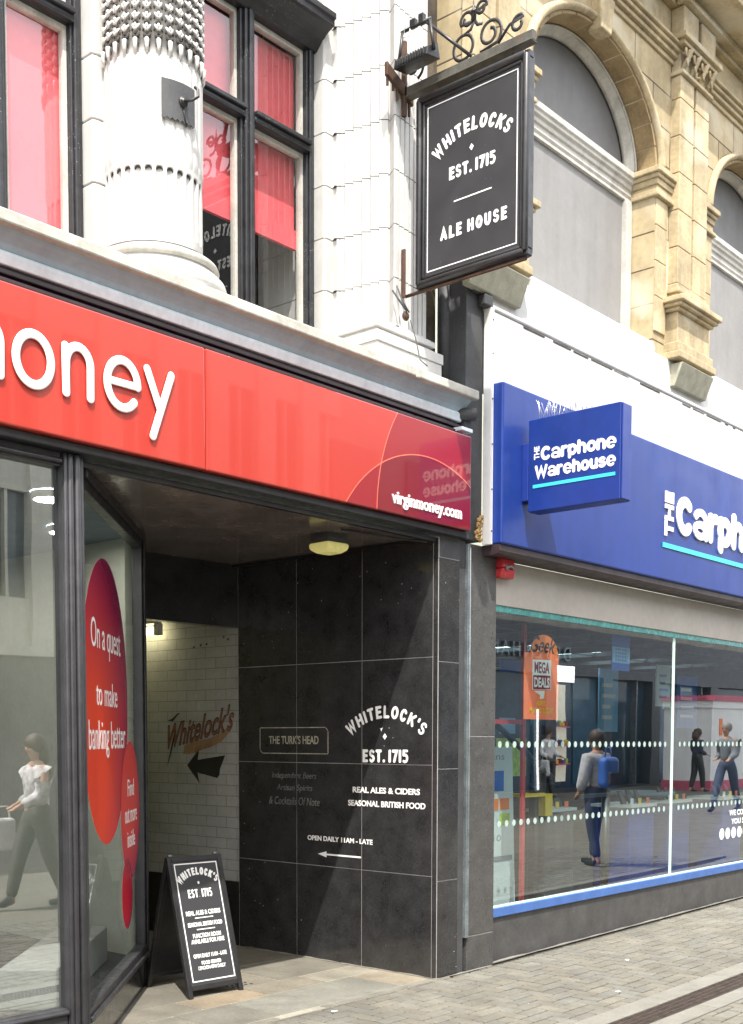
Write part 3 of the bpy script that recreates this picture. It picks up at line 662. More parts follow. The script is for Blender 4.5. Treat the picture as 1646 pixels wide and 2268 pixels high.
g = MB(); g.lathe((3.587, 5.30, 2.845), [(.0, 0), (.085, 0), (.09, .01), (.09, .03)], 24); g.build('diffuser', m_lampem, t)
g = MB(); g.lathe((3.587, 5.30, 2.842), [(.09, .0), (.105, .004), (.105, .036)], 24); g.build('rim', m_white, t)
for i, d in enumerate(((.62, .78, 0), (-1.6, .1, 0), (-1.4, 1.9, 0), (.3, 1.9, 0), (-3, 1.9, 0), (-.2, 3.2, 0))):  # further downlights added to light the bank room
    copy_thing(t, d, ['lit round downlight just behind the splayed glass of the bank', 'lit round downlight in the bank ceiling close behind the front window', 'lit round downlight deep in the middle of the bank', 'lit round downlight deep in the bank behind the splayed window', 'lit round downlight deep in the bank by its far side wall', 'lit round downlight by the rear wall of the bank'][i])
# window stickers on the splayed pane
def bubble_mat(name, c_in, c_out, cx, cz, r):
    m = bpy.data.materials.new(name); m.use_nodes = True; t_ = m.node_tree; N = t_.nodes; K = t_.links.new; b = N['Principled BSDF']; b.inputs['Roughness'].default_value = .25
    tc = N.new('ShaderNodeTexCoord'); g_ = N.new('ShaderNodeVectorMath'); g_.operation = 'DISTANCE'; K(tc.outputs['Object'], g_.inputs[0]); g_.inputs[1].default_value = (cx, 0, cz)
    rp = N.new('ShaderNodeMapRange'); K(g_.outputs['Value'], rp.inputs[0]); rp.inputs[1].default_value = r*.75; rp.inputs[2].default_value = r*1.9
    x = N.new('ShaderNodeMix'); x.data_type = 'RGBA'; K(rp.outputs[0], x.inputs[0]); x.inputs[6].default_value = (*c_in, 1); x.inputs[7].default_value = (*c_out, 1); K(x.outputs[2], b.inputs['Base Color'])
    return m
def sticker(label, u, z, ru, rz, c_in, c_out, o, lines, gx):
    loc = along(u, o, z); t_ = thing('window_sticker', label, 'sticker', loc, 'red bubbles stuck on the splayed window')
    g_ = MB(); g_.disc(loc, D, (0, 0, 1), ru, 64, ry=rz); ob = g_.build('sticker_film', bubble_mat('bubble print '+label[:9], c_in, c_out, gx[0], gx[1], ru), t_)
    if lines:
        for (s_, uu, zz, ww, hh) in lines: q = MB(); text(q, s_, along(uu, o+.001, zz), D, ZP, ww, hh, .0008, off=.0); q.build('lettering', m_letter, t_)
    return t_
sticker('large red circle sticker with three lines of white writing about banking', .725, 1.80, .665, .77, (.80, .07, .03), (.26, .015, .09), -.006,
        [('On a quest', .74, 2.03, .84, .20), ('to make', .745, 1.78, .60, .13), ('banking better', .765, 1.50, 1.06, .20)], (-.52, -.35))
sticker('medium red oval sticker reading find out more inside beside the rear post', 1.45, 1.17, .33, .42, (.78, .07, .06), (.28, .015, .09), -.004,
        [('Find', 1.46, 1.26, .22, .10), ('out more', 1.46, 1.10, .42, .085), ('inside', 1.46, .95, .26, .10)], (-.1, .1))
sticker('small dark red oval sticker lowest of the bubbles on the splayed window', 1.30, .68, .185, .21, (.52, .02, .04), (.20, .012, .07), -.002, None, (-.1, 0))
# ------------------------------------------------------------------ entry: tiled wall, lintel, ceiling
entry = thing('tiled_wall', 'black polished stone tiled pier and entry wall with white painted pub lettering', 'wall', (6.28, 5.4, 0))
tl = MB(); gr = MB()
gr.box(6.1602, 6.387, 4.7402, 6.668, 0, 2.93)
gr.build('grout_core', m_grout, entry)
zr = [0, .69, 1.435, 2.15, 2.925]; yr = [4.782, 5.405, 6.042, 6.665]; j = .0022
for a in range(3):
    for b_ in range(4): tl.box(6.158, 6.165, yr[a]+j, yr[a+1]-j, zr[b_]+j, zr[b_+1]-j)
for b_ in range(4): tl.box(6.158, 6.165, 4.742, 4.782-j, zr[b_], zr[b_+1]-.0005)
zf = [0, .66, 1.41, 2.12, 2.80]
for b_ in range(4): tl.box(6.1655, 6.388, 4.738, 4.745, zf[b_]+j, zf[b_+1]-j)
tl.build('tile_cladding', m_tile, entry, bevel=.0012)
g = MB(); random.seed(10); p = []; y = 6.6
while y > 4.74: p.append((6.157+random.uniform(-.004, .003), y, .003)); y -= random.uniform(.03, .12)
p.append((6.158, 4.738, .003)); x = 6.2
while x < 6.82: p.append((x, 4.737+random.uniform(-.004, .002), .002)); x += random.uniform(.03, .1)
g.tube(p, [random.uniform(.003, .010) for _ in p], 6); g.build('mortar_fillet', m_conc, entry)
g = MB(); g.box(6.17, 6.40, 4.74, 4.76, 2.802, 2.943); g.build('pier_head', m_drain, entry)
def wt(s_, y0, y1, z, h, depth=.0015, mb=None, off=.02, shear=0.):
    text(mb, s_, (6.1575, (y0+y1)/2, z), YN, ZP, abs(y0-y1), h, depth, off=off, shear=shear)
g = MB()
stroke_text(g, "WHITELOCK'S", (6.1575, 5.19, 1.75), YN, ZP, .70, .088, .0098, .0015, arc=.47, gap=.24)
g.build('lettering', m_letter, entry); g = MB(); g.prism([(-.018, 0), (0, -.022), (.018, 0), (0, .022)], (6.1575, 5.194, 1.625), YN, ZP, (-.0015, 0, 0))
g.prism([(-.014, .01), (-.004, .004), (.014, .012), (.004, -.004), (.0, -.016), (-.005, -.003)], (6.1575, 5.225, 1.675), YN, ZP, (-.0015, 0, 0))
g.build('diamond_mark', m_letter, entry); g = MB(); stroke_text(g, 'EST. 1715', (6.1575, 5.19, 1.446), YN, ZP, .411, .09, .0105, .0015, gap=.2)
g.build('lettering', m_letter, entry); g = MB(); wt('REAL ALES & CIDERS', 5.488, 4.884, 1.232, .042, mb=g, off=.03)
g.build('lettering', m_letter, entry); g = MB(); wt('SEASONAL BRITISH FOOD', 5.531, 4.837, 1.138, .042, mb=g, off=.03)
g.build('lettering', m_letter, entry); g = MB(); wt('OPEN DAILY 11AM - LATE', 5.93, 5.302, .872, .036, mb=g, off=.03)
g.build('lettering', m_letter, entry); g = MB(); g.prism([(0, .006), (-.33, .006), (-.33, .022), (-.415, 0), (-.33, -.022), (-.33, -.006), (0, -.006)], (6.1575, 5.411, .777), YN, ZP, (-.0015, 0, 0))
g.build('arrow', m_letter, entry)
g = MB()
bx = [(-.35, .095), (.325, .095), (.35, .07), (.35, -.095), (-.325, -.095), (-.35, -.07)]; th = .006
for i in range(6):
    p, q = Vector((*bx[i], 0)), Vector((*bx[(i+1) % 6], 0)); dd = (q-p).normalized(); nn = Vector((-dd.y, dd.x, 0))*th/2
    p = p+dd*th*.5; q = q-dd*th*.5
    g.prism([(p+nn)[:2], (p-nn)[:2], (q-nn)[:2], (q+nn)[:2]], (6.1575, 6.076, 1.596), YN, ZP, (-.001, 0, 0))
wt("THE TURK'S HEAD", 6.33, 5.82, 1.57, .062, .001, g, .012)
g.build('plaque_lettering', m_oldlet, entry)
g = MB(); wt('Independent Beers', 6.30, 5.84, 1.305, .058, .001, g, 0, .2); wt('Artisan Spirits', 6.25, 5.88, 1.215, .058, .001, g, 0, .2); wt('& Cocktails Of Note', 6.33, 5.81, 1.122, .058, .001, g, 0, .2)
g.build('faded_lettering', m_dimlet, entry)
g = MB(); g.box(4.70, 6.166, 6.669, 6.76, 2.455, 2.925); g.build('lintel', m_tile, entry, bevel=.002)
g = MB(); g.box(4.76, 4.80, 6.16, 6.67, 0, 2.92); g.build('left_jamb', m_blackp, entry)
ce = thing('entry_ceiling', 'glossy brown black ceiling over the recessed entry', 'ceiling', (5, 5.6, 2.93))
g = MB(); z = 2.925; g.add([(3.30, 4.76, z), (6.165, 4.76, z), (6.165, 6.70, z), (4.78, 6.70, z), (4.78, 6.08, z)], [(0, 1, 2, 3, 4)]); g.build('ceiling_panel', m_ceil, ce)
g = MB(); g.box(3.3, 6.40, 4.76, 4.80, 2.90, 2.924); g.tube([(6.10, 4.79, 2.893), (5.9, 4.88, 2.90), (5.5, 5.0, 2.915)], .008, 8); g.build('edge_bead', m_alu, ce, bevel=.004)
g = MB(); g.box(6.10, 6.157, 4.80, 6.67, 2.91, 2.924); g.build('cornice_bead', m_blackp, ce)
# ceiling lamp
t = thing('bulkhead_lamp', 'faceted yellowed bulkhead lamp on the entry ceiling', 'lamp', (5.60, 5.20, 2.925))
g = MB(); g.lathe((5.60, 5.20, 2.86), [(.118, .0), (.122, .03), (.115, .064)], 4, a0=rad(45-4), a1=rad(405-4), smooth=False); g.build('lamp_base', m_drain, t, bevel=.006)
g = MB(); g.lathe((5.60, 5.20, 2.80), [(.0, .0), (.085, .0), (.128, .022), (.132, .05), (.125, .06)], 4, a0=rad(45-4), a1=rad(405-4), smooth=False); g.build('diffuser', m_diff, t, bevel=.01)
# passage beyond
pw = thing('brick_wall', 'cream painted brick passage wall with a script pub name and a black arrow', 'wall', (6.2, 8, .5))
g = MB(); g.box(6.175, 6.40, 6.68, 12, .50, 2.62); g.build('brickwork', m_brickw, pw)
g = MB(); g.box(6.172, 6.40, 6.68, 12, 0, .498); g.build('dado', m_blackp, pw)
m_logo = mat('brown script paint', (.30, .12, .065), .6, var=.25, vs=18); m_logo2 = mat('tan banner paint', (.36, .22, .12), .6, var=.2)
g = MB(); q = MB(); q2 = MB()
sl_ = lambda x, y: (x, y+x*.20)
text(q, "Whitelock's", (6.1735, 7.13, 1.60), YN, ZP, .80, .205, .001, off=.025, shear=.42, warp=sl_)
text(g, "Whitelock's", (6.1720, 7.13, 1.605), YN, ZP, .785, .19, .001, off=.0, shear=.42, warp=sl_)
bn = [(-.22, -.02), (-.1, .02), (.05, .03), (.2, .07), (.34, .15), (.32, .09), (.22, .01), (.10, -.03), (-.03, -.055), (-.16, -.09), (-.24, -.09)]
q2.prism(bn, (6.1745, 7.10, 1.575), YN, ZP, (-.001, 0, 0))
q.prism([(-.40, .155), (-.33, .15), (-.27, .20), (-.24, .215), (-.27, .215), (-.335, .172)], (6.1725, 7.13, 1.60), YN, ZP, (-.001, 0, 0)); q.prism([(-.315, .06), (-.295, .06), (-.36, -.12), (-.41, -.22)], (6.1722, 7.13, 1.60), YN, ZP, (-.001, 0, 0))
text(g, 'EST. 1715', (6.1722, 7.09, 1.52), YN, ZP, .20, .04, .001, off=.01, warp=lambda x, y: (x, y+x*.25))
q.build('logo_shadow', m_blk, pw); g.build('logo', m_logo, pw); q2.build('logo_banner', m_logo2, pw)
g = MB(); ar = [(0, 0), (.15, .135), (.128, .045), (.455, .085), (.395, -.02), (.385, -.07), (.36, -.095), (.125, -.055), (.15, -.14)]
g.prism(ar, (6.1735, 7.29, 1.395), YN, ZP, (-.001, 0, 0)); g.build('arrow', m_blackp, pw)
g = MB()
for yy, zz in ((7.2, 2.33), (7.12, 2.34), (7.05, 2.345), (6.85, 2.39), (6.8, 2.37)): g.tube([(6.174, yy, zz), (6.174, yy-.01, zz+.012)], .006, 6)
g.build('nail_marks', m_sootshade, pw)
pz = thing('passage', 'plain passage walls and ceiling leading back from the entry', 'passage', (5.5, 9, 0))
g = MB(); g.box(4.65, 4.78, 6.671, 12, 0, 2.62); g.box(4.75, 6.4, 12, 12.1, 0, 2.62); g.box(4.75, 6.4, 6.761, 12, 2.62, 2.7); g.build('plain_wall', m_grey_in, pz)
t = thing('tube_lamp', 'lit yellow fluorescent tube lamp by the passage brick wall', 'lamp', (6.06, 8.1, 2.56))
g = MB(); g.box(6.02, 6.10, 7.50, 8.8, 2.53, 2.575); g.box(6.035, 6.085, 7.47, 7.53, 2.44, 2.53); g.build('fitting', m_pale, t, bevel=.004)
g = MB(); g.tube([(6.06, 7.535, 2.475), (6.06, 8.77, 2.475)], .030, 12); g.build('tube', m_tube, t)
t2 = copy_thing(t, (-.5, 2.2, 0), 'second lit tube lamp deeper in the passage')  # extra tube out of view, added to light the passage bricks
# ------------------------------------------------------------------ RED FASCIA SIGN
t = thing('fascia_sign', 'long red shop sign with white raised letters and a printed bubble corner', 'sign', (6.39, 4.65, 3.3))
g = MB(); g.box(4.082, 6.39, 4.65, 4.73, 2.986, 3.60); g.build('sign_panel', m_red, t, bevel=.007)
g = MB(); g.box(1.3, 4.0755, 4.65, 4.73, 2.986, 3.60); g.build('sign_panel', m_red, t, bevel=.007)
g = MB(); g.box(4.0757, 4.0818, 4.664, 4.73, 2.99, 3.595); g.build('panel_seam', m_maroon, t)
g = MB()
SW = .0215
def stroke(pts, r=SW):
    # rounded flat stroke standing just proud of the panel
    P3 = [Vector((x, 4.638, z)) for x, z in pts]; n = len(P3)
    d0 = (P3[0]-P3[1]).normalized(); d1 = (P3[-1]-P3[-2]).normalized()
    path = []; rr = []
    for k in range(5, 0, -1):
        a = k/5*math.pi/2; path.append(P3[0]+d0*r*math.sin(a)); rr.append(max(.001, r*math.cos(a)))
    for p in P3: path.append(p); rr.append(r)
    for k in range(1, 6):
        a = k/5*math.pi/2; path.append(P3[-1]+d1*r*math.sin(a)); rr.append(max(.001, r*math.cos(a)))
    g.tube(path, rr, 14, flat=(0, 1, 0), flat_k=.22)
def arcp(cx, cz, rx, rz, a0, a1, n=18): return [(cx+rx*math.cos(rad(a0+(a1-a0)*i/n)), cz+rz*math.sin(rad(a0+(a1-a0)*i/n))) for i in range(n+1)]
o_ = 3.058; stroke(arcp(o_, 3.294, .090, .111, 0, 352, 36)); stroke(arcp(o_, 3.294, .090, .111, 340, 372, 6))
stroke([(3.226, 3.395), (3.228, 3.188)]); stroke([(3.229, 3.30)]+arcp(3.296, 3.325, .067, .082, 180, 0, 16)+[(3.362, 3.188)])
stroke([(3.470, 3.300), (3.628, 3.300)], .0185); stroke(arcp(3.547, 3.296, .090, .111, 2, 318, 34))
stroke([(3.695, 3.402), (3.772, 3.225)]); stroke([(3.845, 3.402), (3.728, 3.088)])
stroke([(2.62, 3.395), (2.62, 3.188)]); stroke([(2.62, 3.33)]+arcp(2.69, 3.325, .068, .082, 180, 0, 16)+[(2.758, 3.188)]); stroke([(2.758, 3.33)]+arcp(2.825, 3.325, .066, .082, 180, 0, 16)+[(2.889, 3.188)])
g.build('letters', m_letter, t)
g = MB(); text(g, 'virginmoney.com', (5.925, 4.649, 3.022), XP, ZP, .715, .098, .006, off=.018); g.build('web_address', m_letter, t)
# ------------------------------------------------------------------ party strip: drain board, guard, grey pier
t = thing('dark_wall_strip', 'narrow dark painted wall strip between the two shop fronts with a pipe stub', 'wall', (6.5, 4.76, 2.95))
g = MB(); g.box(6.425, 6.618, 4.725, 4.97, 2.95, 4.72); g.build('board', m_drain, t, bevel=.006)
g = MB(); g.box(6.55, 6.645, 4.66, 4.724, 4.50, 4.575); g.box(6.47, 6.56, 4.70, 4.7245, 4.575, 4.68); g.build('flashing', m_drain, t, bevel=.01)
g = MB(); g.tube([(6.36, 4.80, 3.765), (6.44, 4.70, 3.765), (6.47, 4.68, 3.765)], .042, 14); g.build('pipe_stub', m_drain, t)
g = MB(); g.tube([(6.425, 4.90, 3.9), (6.425, 4.90, 4.79)], .045, 14); g.build('downpipe', m_drain, t)
g = MB()
random.seed(3)
for i in range(70): 
    k = random.random(); g.ball((6.56+random.uniform(-.045, .04)*(1-k*.7)+k*.03, 4.715+random.uniform(-.012, .008), 2.955+k*.17), random.uniform(.006, .014), 6, 4)
g.build('crumbling_filler', mat('tan crumbling filler', (.42, .28, .12), .95, var=.4, vs=30), t)
t = thing('metal_trim_strip', 'white screwed metal strip at the left end of the blue sign', 'trim', (6.635, 4.66, 2.95))
g = MB(); g.box(6.6185, 6.648, 4.655, 4.72, 2.93, 4.50); g.build('strip', m_white, t, bevel=.003)
g = MB()
for z in (3.02, 3.3, 3.6, 3.9, 4.2, 4.42): g.ball((6.634, 4.654, z), .006, 8, 4)
g.build('screws', m_iron, t)
t = thing('granite_pier', 'speckled grey granite pier between the black tiled wall and the phone shop window', 'pier', (6.65, 4.78, 0))
g = MB(); z0 = [0, .245, 1.63, 2.93]
for i in range(3): g.box(6.505, 6.825, 4.742, 4.90, z0[i]+.003, z0[i+1]-.003)
g.build('granite_blocks', m_granite, t, bevel=.004)
g = MB(); g.box(6.508, 6.822, 4.746, 4.89, 0.01, 2.93); g.build('pier_joint', m_grout, t)
g = MB(); g.box(6.474, 6.503, 4.728, 4.76, .24, 2.92); g.tube([(6.50, 4.735, .245), (6.50, 4.735, 2.9)], .010, 8); g.build('steel_guard', m_steel, t, bevel=.004)
g = MB(); g.box(6.391, 6.473, 4.755, 4.80, 0, 2.94); g.build('recess', m_drain, t)
# ================================================================== STONE BUILDING (phone shop)
st = thing('stone_building', 'honey sandstone building with boarded arched windows above the blue phone shop sign', 'building', (9, 4.8, 0))
BAY = 2.92; AC = [8.13, 8.13+BAY, 8.13+2*BAY]; EA, EB, ZS = .93, .69, 6.30
g = MB()
YW = 4.75; ZT = 7.22; NS = 40
def wall_bay(c, xl, xr):
    pts = [(c+EA*math.cos(math.pi*(1-i/NS)), ZS+EB*math.sin(math.pi*(1-i/NS))) for i in range(NS+1)]
    for i in range(NS): g.quad((pts[i][0], YW, pts[i][1]), (pts[i+1][0], YW, pts[i+1][1]), (pts[i+1][0], YW, ZT), (pts[i][0], YW, ZT))
    for i in range(NS): g.quad((pts[i][0], YW, pts[i][1]), (pts[i+1][0], YW, pts[i+1][1]), (pts[i+1][0], YW+.25, pts[i+1][1]), (pts[i][0], YW+.25, pts[i][1]))
    for xa, xb in ((xl, c-EA), (c+EA, xr)): g.quad((xa, YW, 4.8), (xb, YW, 4.8), (xb, YW, ZT), (xa, YW, ZT))
    for xa in (c-EA, c+EA): g.quad((xa, YW, 4.8), (xa, YW+.25, 4.8), (xa, YW+.25, ZS), (xa, YW, ZS))
wall_bay(AC[0], 6.425, 9.59); wall_bay(AC[1], 9.59, 9.59+BAY); wall_bay(AC[2], 9.59+BAY, 9.59+2*BAY)
g.quad((6.425, YW, 4.8), (6.425, 5.4, 4.8), (6.425, 5.4, 9.5), (6.425, YW, 9.5))
g.build('stone_wall', m_stone, st)
# arch rings
def esweep(g_, c, prof, t0, t1, n, ex=0., smooth=True):
    vs = []; m_ = len(prof)
    for i in range(n+1):
        a = t0+(t1-t0)*i/n
        for (dr, y) in prof: vs.append((c+(EA+dr)*math.cos(a), y, ZS+(EB+dr*.62)*math.sin(a)))
    fs = [(i*m_+k, i*m_+(k+1) % m_, (i+1)*m_+(k+1) % m_, (i+1)*m_+k) for i in range(n) for k in range(m_)]
    fs += [tuple(range(m_)), tuple(range(n*m_, (n+1)*m_))[::-1]]
    g_.add(vs, fs, smooth)
rp = [(0.03, YW-.001), (.035, YW-.02), (.05, YW-.042), (.075, YW-.05), (.10, YW-.042), (.115, YW-.02), (.12, YW-.001)]
for c in AC:
    vo = MB()
    for k in range(13):
        a0_, a1_ = math.pi*k/13+.006, math.pi*(k+1)/13-.006
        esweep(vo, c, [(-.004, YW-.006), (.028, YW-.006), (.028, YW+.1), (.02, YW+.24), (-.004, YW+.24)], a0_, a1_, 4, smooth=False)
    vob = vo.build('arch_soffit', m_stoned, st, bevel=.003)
    roll = MB(); esweep(roll, c, rp, 0, math.pi, 48); roll.build('arch_roll', m_stonep, vob)
    key = MB(); key.prism([(-.09, 6.94), (.06, 6.94), (.11, 7.21), (-.13, 7.21)], (c, YW-.075, 0), (1, 0, 0), (0, 0, 1), (0, .12, 0)); key.build('keystone', m_stonep, vob, bevel=.01)
    fr = MB()
    esweep(fr, c, [(-.006, YW+.17), (-.05, YW+.17), (-.05, YW+.20), (-.09, YW+.215), (-.09, YW+.25), (-.006, YW+.25)], 0, math.pi, 48)
    esweep(fr, c, [(-.02, YW+.155), (-.035, YW+.155), (-.035, YW+.168), (-.02, YW+.168)], 0, math.pi, 48)
    frb = fr.build('arch_frame', m_wframe, st)
    pts = [(c+(EA-.09)*math.cos(math.pi*(1-i/NS)), ZS+(EB-.056)*math.sin(math.pi*(1-i/NS))) for i in range(NS+1)]
    lun = MB(); lun.prism([(p[0], p[1]) for p in pts], (0, YW+.26, 0), (1, 0, 0), (0, 0, 1), (0, .02, 0)); lun.build('lunette_board', m_board2, frb)
    brd = MB(); brd.box(c-.82, c+.84, YW+.25, YW+.27, 5.02, 6.10); brd.build('window_board', m_board, frb)
    tr = MB(); tr.prism([(YW+.27, 6.30), (YW+.165, 6.30), (YW+.165, 6.255), (YW+.18, 6.24), (YW+.18, 6.22), (YW+.20, 6.205), (YW+.20, 6.175), (YW+.215, 6.165), (YW+.215, 6.13), (YW+.225, 6.11), (YW+.225, 6.085), (YW+.27, 6.085)], (c-EA, 0, 0), (0, 1, 0), (0, 0, 1), (2*EA, 0, 0))
    tr.build('transom', m_wframe, frb, bevel=.004)
    for xa, xb in ((c+.84, c+EA-.004), (c-EA+.004, c-.82)):
        q = MB(); q.box(xa, xb, YW+.20, YW+.27, 5.03, 6.0845); q.build('jamb_strip', m_wframe, frb, bevel=.006)
    for xj, sgn in ((c+EA, 1), (c-EA, -1)):
        x_in = xj+sgn*.004; x_out = xj+sgn*.26
        xa, xb = min(x_in, x_out), max(x_in, x_out)
        imp = MB()
        for e, za, zb in ((.055, 6.255, 6.30), (.035, 6.22, 6.2545), (.02, 6.17, 6.2195), (.008, 6.11, 6.1695), (.03, 6.075, 6.1095)):
            imp.box(xa-e, xb+e, YW-.012-e, YW+.2, za, zb+.0004)
        imp.build('impost', m_stonep, st, bevel=.008)
        x_in, x_out = c+sgn*(EA+.006), c+sgn*(EA+.20); z = 5.0; jamb = MB()
        while z < 6.07:
            zz = min(z+.285, 6.074); jamb.box(x_in, x_out, YW-.014, YW+.22, z+.002, zz-.002); z = zz
        jamb.build('jamb', m_stonep, st, bevel=.005)
# pilasters
for k, pc in enumerate((9.59-BAY, 9.59, 9.59+BAY, 9.59+2*BAY)):
    pil = MB(); cap = MB(); ped = MB(); leaf = MB(); cham = MB()
    for (x0_, x1_) in ((pc-.27, pc-.02), (pc+.02, pc+.27)):
        z = 5.44
        while z < 7.12:
            zz = min(z+.30, 7.125); pil.box(x0_, x1_, YW-.085, YW+.01, z+.002, zz-.002); z = zz
    pil.box(pc-.0205, pc+.0205, YW-.05, YW+.008, 5.44, 7.12)
    pb = pil.build('pilaster', m_stonep, st, bevel=.006)
    for e, za, zb in ((.03, 7.127, 7.1555), (.02, 7.1555, 7.166)):
        for (x0_, x1_) in ((pc-.27, pc-.02), (pc+.02, pc+.27)): cap.box(x0_-e*.6, x1_+e*.6, YW-.085-e, YW+.01, za, zb)
    cap.box(pc-.26, pc+.26, YW-.07, YW+.012, 7.16, 7.345)
    for e, za, zb in ((.05, 7.341, 7.376), (.08, 7.376, 7.42)): cap.box(pc-.27-e, pc+.27+e, YW-.085-e, YW+.01, za, zb)
    cb_ = cap.build('capital', m_stonep, pb, bevel=.008)
    random.seed(40+k)
    for i in range(4):  # carved curling leaves of the capital
        xx = pc-.225+i*.15
        for dx, hh, r0 in ((-.03, 7.285, .042), (.035, 7.30, .036), (0, 7.215, .034)):
            cx_ = xx+dx+random.uniform(-.008, .008)
            pth = [(cx_+r0*(1-q*.065)*math.cos(q*.62), YW-.10-.03*math.sin(q*.28), hh+r0*(1-q*.065)*math.sin(q*.62)) for q in range(13)]
            leaf.tube(pth, [.013-.0006*q for q in range(13)], 6)
        leaf.tube([(xx, YW-.07, 7.17), (xx, YW-.10, 7.22), (xx+.01, YW-.14, 7.30), (xx+.02, YW-.155, 7.325), (xx+.02, YW-.145, 7.31)], [.018, .024, .020, .012, .004], 6)
        for q in range(5): leaf.ball((xx+random.uniform(-.06, .06), YW-.105, random.uniform(7.18, 7.33)), random.uniform(.010, .018), 6, 4)
    leaf.build('capital_leaves', m_stonep, pb)
    for e, za, zb in ((.0, 5.40, 5.44), (.02, 5.36, 5.40), (.0, 5.30, 5.36)): ped.box(pc-.275-e, pc+.275+e, YW-.09-e, YW+.01, za, zb)
    for e, za, zb in ((.085, 5.255, 5.30), (.06, 5.225, 5.255), (.03, 5.195, 5.225), (.0, 4.94, 5.195), (.03, 4.86, 4.94), (.05, 4.80, 4.86)): ped.box(pc-.30-e, pc+.30+e, YW-.11-e, YW+.01, za, zb)
    ped.build('pedestal', m_stonep, pb, bevel=.008)
    xa_, xb_ = pc-.30, pc+.30
    cham.hexa([(xa_, 4.66, 4.585), (xb_, 4.66, 4.585), (xb_, 4.72, 4.585), (xa_, 4.72, 4.585), (xa_, 4.585, 4.77), (xb_, 4.585, 4.77), (xb_, 4.72, 4.77), (xa_, 4.72, 4.77)])
    cham.build('corbel', m_render, pb, bevel=.006)
# entablature
g = MB()
for e, za, zb in ((.02, 7.22, 7.262), (.05, 7.2625, 7.30), (.075, 7.3005, 7.335), (.10, 7.3355, 7.36), (.0, 7.3605, 7.66), (.06, 7.6605, 7.70), (.14, 7.7005, 7.76), (.40, 7.7605, 7.86)):
    g.box(6.6, 15.5, YW-e, YW+.3, za, zb)
for pc in (9.59-BAY, 9.59, 9.59+BAY): 
    g.box(pc-.30, pc-.03, YW-.12, YW-.002, 7.425, 7.655); g.box(pc+.03, pc+.30, YW-.12, YW-.002, 7.425, 7.655)
    g.box(pc-.33, pc+.33, YW-.17, YW-.062, 7.6615, 7.6995)
g.box(6.6, 15.5, YW, YW+.3, 7.861, 9.5)
g.build('entablature', m_stonep, st, bevel=.008)
g = MB(); g.box(6.6, 15.5, YW-.47, YW-.36, 7.861, 7.95); g.build('gutter', m_drain, st, bevel=.02)
# white painted band under the windows
g = MB()
g.box(6.649, 15.5, 4.69, 4.85, 4.0, 4.50); g.box(6.60, 15.5, 4.70, 4.99, 4.54, 4.80); 
g.prism([(4.688, 4.503), (4.680, 4.512), (4.680, 4.53), (4.69, 4.538), (4.72, 4.539), (4.72, 4.503)], (6.56, 0, 0), (0, 1, 0), (0, 0, 1), (9, 0, 0))
g.box(6.60, 6.95, 4.70, 5.0, 4.80, 5.02)
for c in AC: g.prism([(4.73, 4.801), (4.72, 4.84), (4.74, 4.90), (4.97, 5.05), (5.02, 5.05), (5.02, 4.801)], (c-EA, 0, 0), (0, 1, 0), (0, 0, 1), (2*EA, 0, 0))
g.build('white_band', m_plaster, st, bevel=.006)
g = MB(); random.seed(5)
x = 6.7
while x < 12:   # broken dark joint line under the ledge
    l = random.uniform(.05, .35); h = random.uniform(.002, .006)
    if random.random() < .75: g = MB(); g.box(x, x+l, 4.6865, 4.6895, 4.488-h+random.uniform(-.004, .004), 4.488+h); g.build('ledge_crack', m_sootshade, st)
    x += l+random.uniform(.01, .12)
g = MB(); g.box(6.4, 15.5, 10, 10.1, 0, 9.5); g.box(15.4, 15.5, 4.9, 10, 0, 9.5); g.box(6.60, 15.5, 5.06, 5.1, 4.8, 7.86); g.build('rear_wall', m_grey_in, st)
# ------------------------------------------------------------------ BLUE FASCIA
t = thing('blue_fascia_sign', 'long royal blue shop sign with white rounded lettering and a cyan stripe', 'sign', (9, 4.58, 3.4))
g = MB(); g.box(6.652, 15.4, 4.58, 4.688, 2.932, 4.008); g.build('sign_panel', m_bluef, t, bevel=.012)
g = MB(); YB = 4.578
stroke_text(g, 'Carphone', (10.30, YB, 3.332), XP, ZP, 2.20, .268, .045, .012, gap=.02)
text(g, 'THE', (9.140, YB, 3.475), (0, 0, 1), (-1, 0, 0), .365, .145, .012, off=.04)
stroke_text(g, 'Warehouse', (12.75, YB, 3.332), XP, ZP, 2.4, .268, .045, .012, gap=.02)
g.build('letters', m_letter, t, bevel=.004)
g = MB(); g.box(8.972, 14.0, 4.572, 4.579, 3.196, 3.234); g.build('stripe', m_cyan, t)
# blue projecting box sign
t = thing('box_sign', 'small blue projecting box sign with white lettering and bird spikes on top', 'sign', (6.95, 4.2, 3.45))
g = MB(); g.box(6.885, 7.02, 3.822, 4.528, 3.165, 3.785); g.build('sign_box', m_bluef, t, bevel=.005)
g = MB(); g.box(6.895, 7.01, 3.812, 3.8215, 3.17, 3.78); g.build('end_plate', m_bluedk, t, bevel=.003); g = MB(); g.box(6.885, 7.0, 4.529, 4.579, 3.245, 3.632); g.build('mount_plate', m_bluedk, t, bevel=.003)
g = MB()
stroke_text(g, 'Carphone', (6.8845, 4.14, 3.498), YN, ZP, .575, .076, .0118, .002, gap=.02)
stroke_text(g, 'Warehouse', (6.8845, 4.165, 3.383), YN, ZP, .62, .072, .0112, .002, gap=.02)
text(g, 'THE', (6.8845, 4.439, 3.555), (0, 0, 1), (0, 1, 0), .088, .042, .002, off=.03)
g.build('letters', m_letter, t)
g = MB(); g.box(6.882, 6.8845, 3.858, 4.488, 3.321, 3.343); g.build('stripe', m_cyan, t)
g = MB(); random.seed(11)
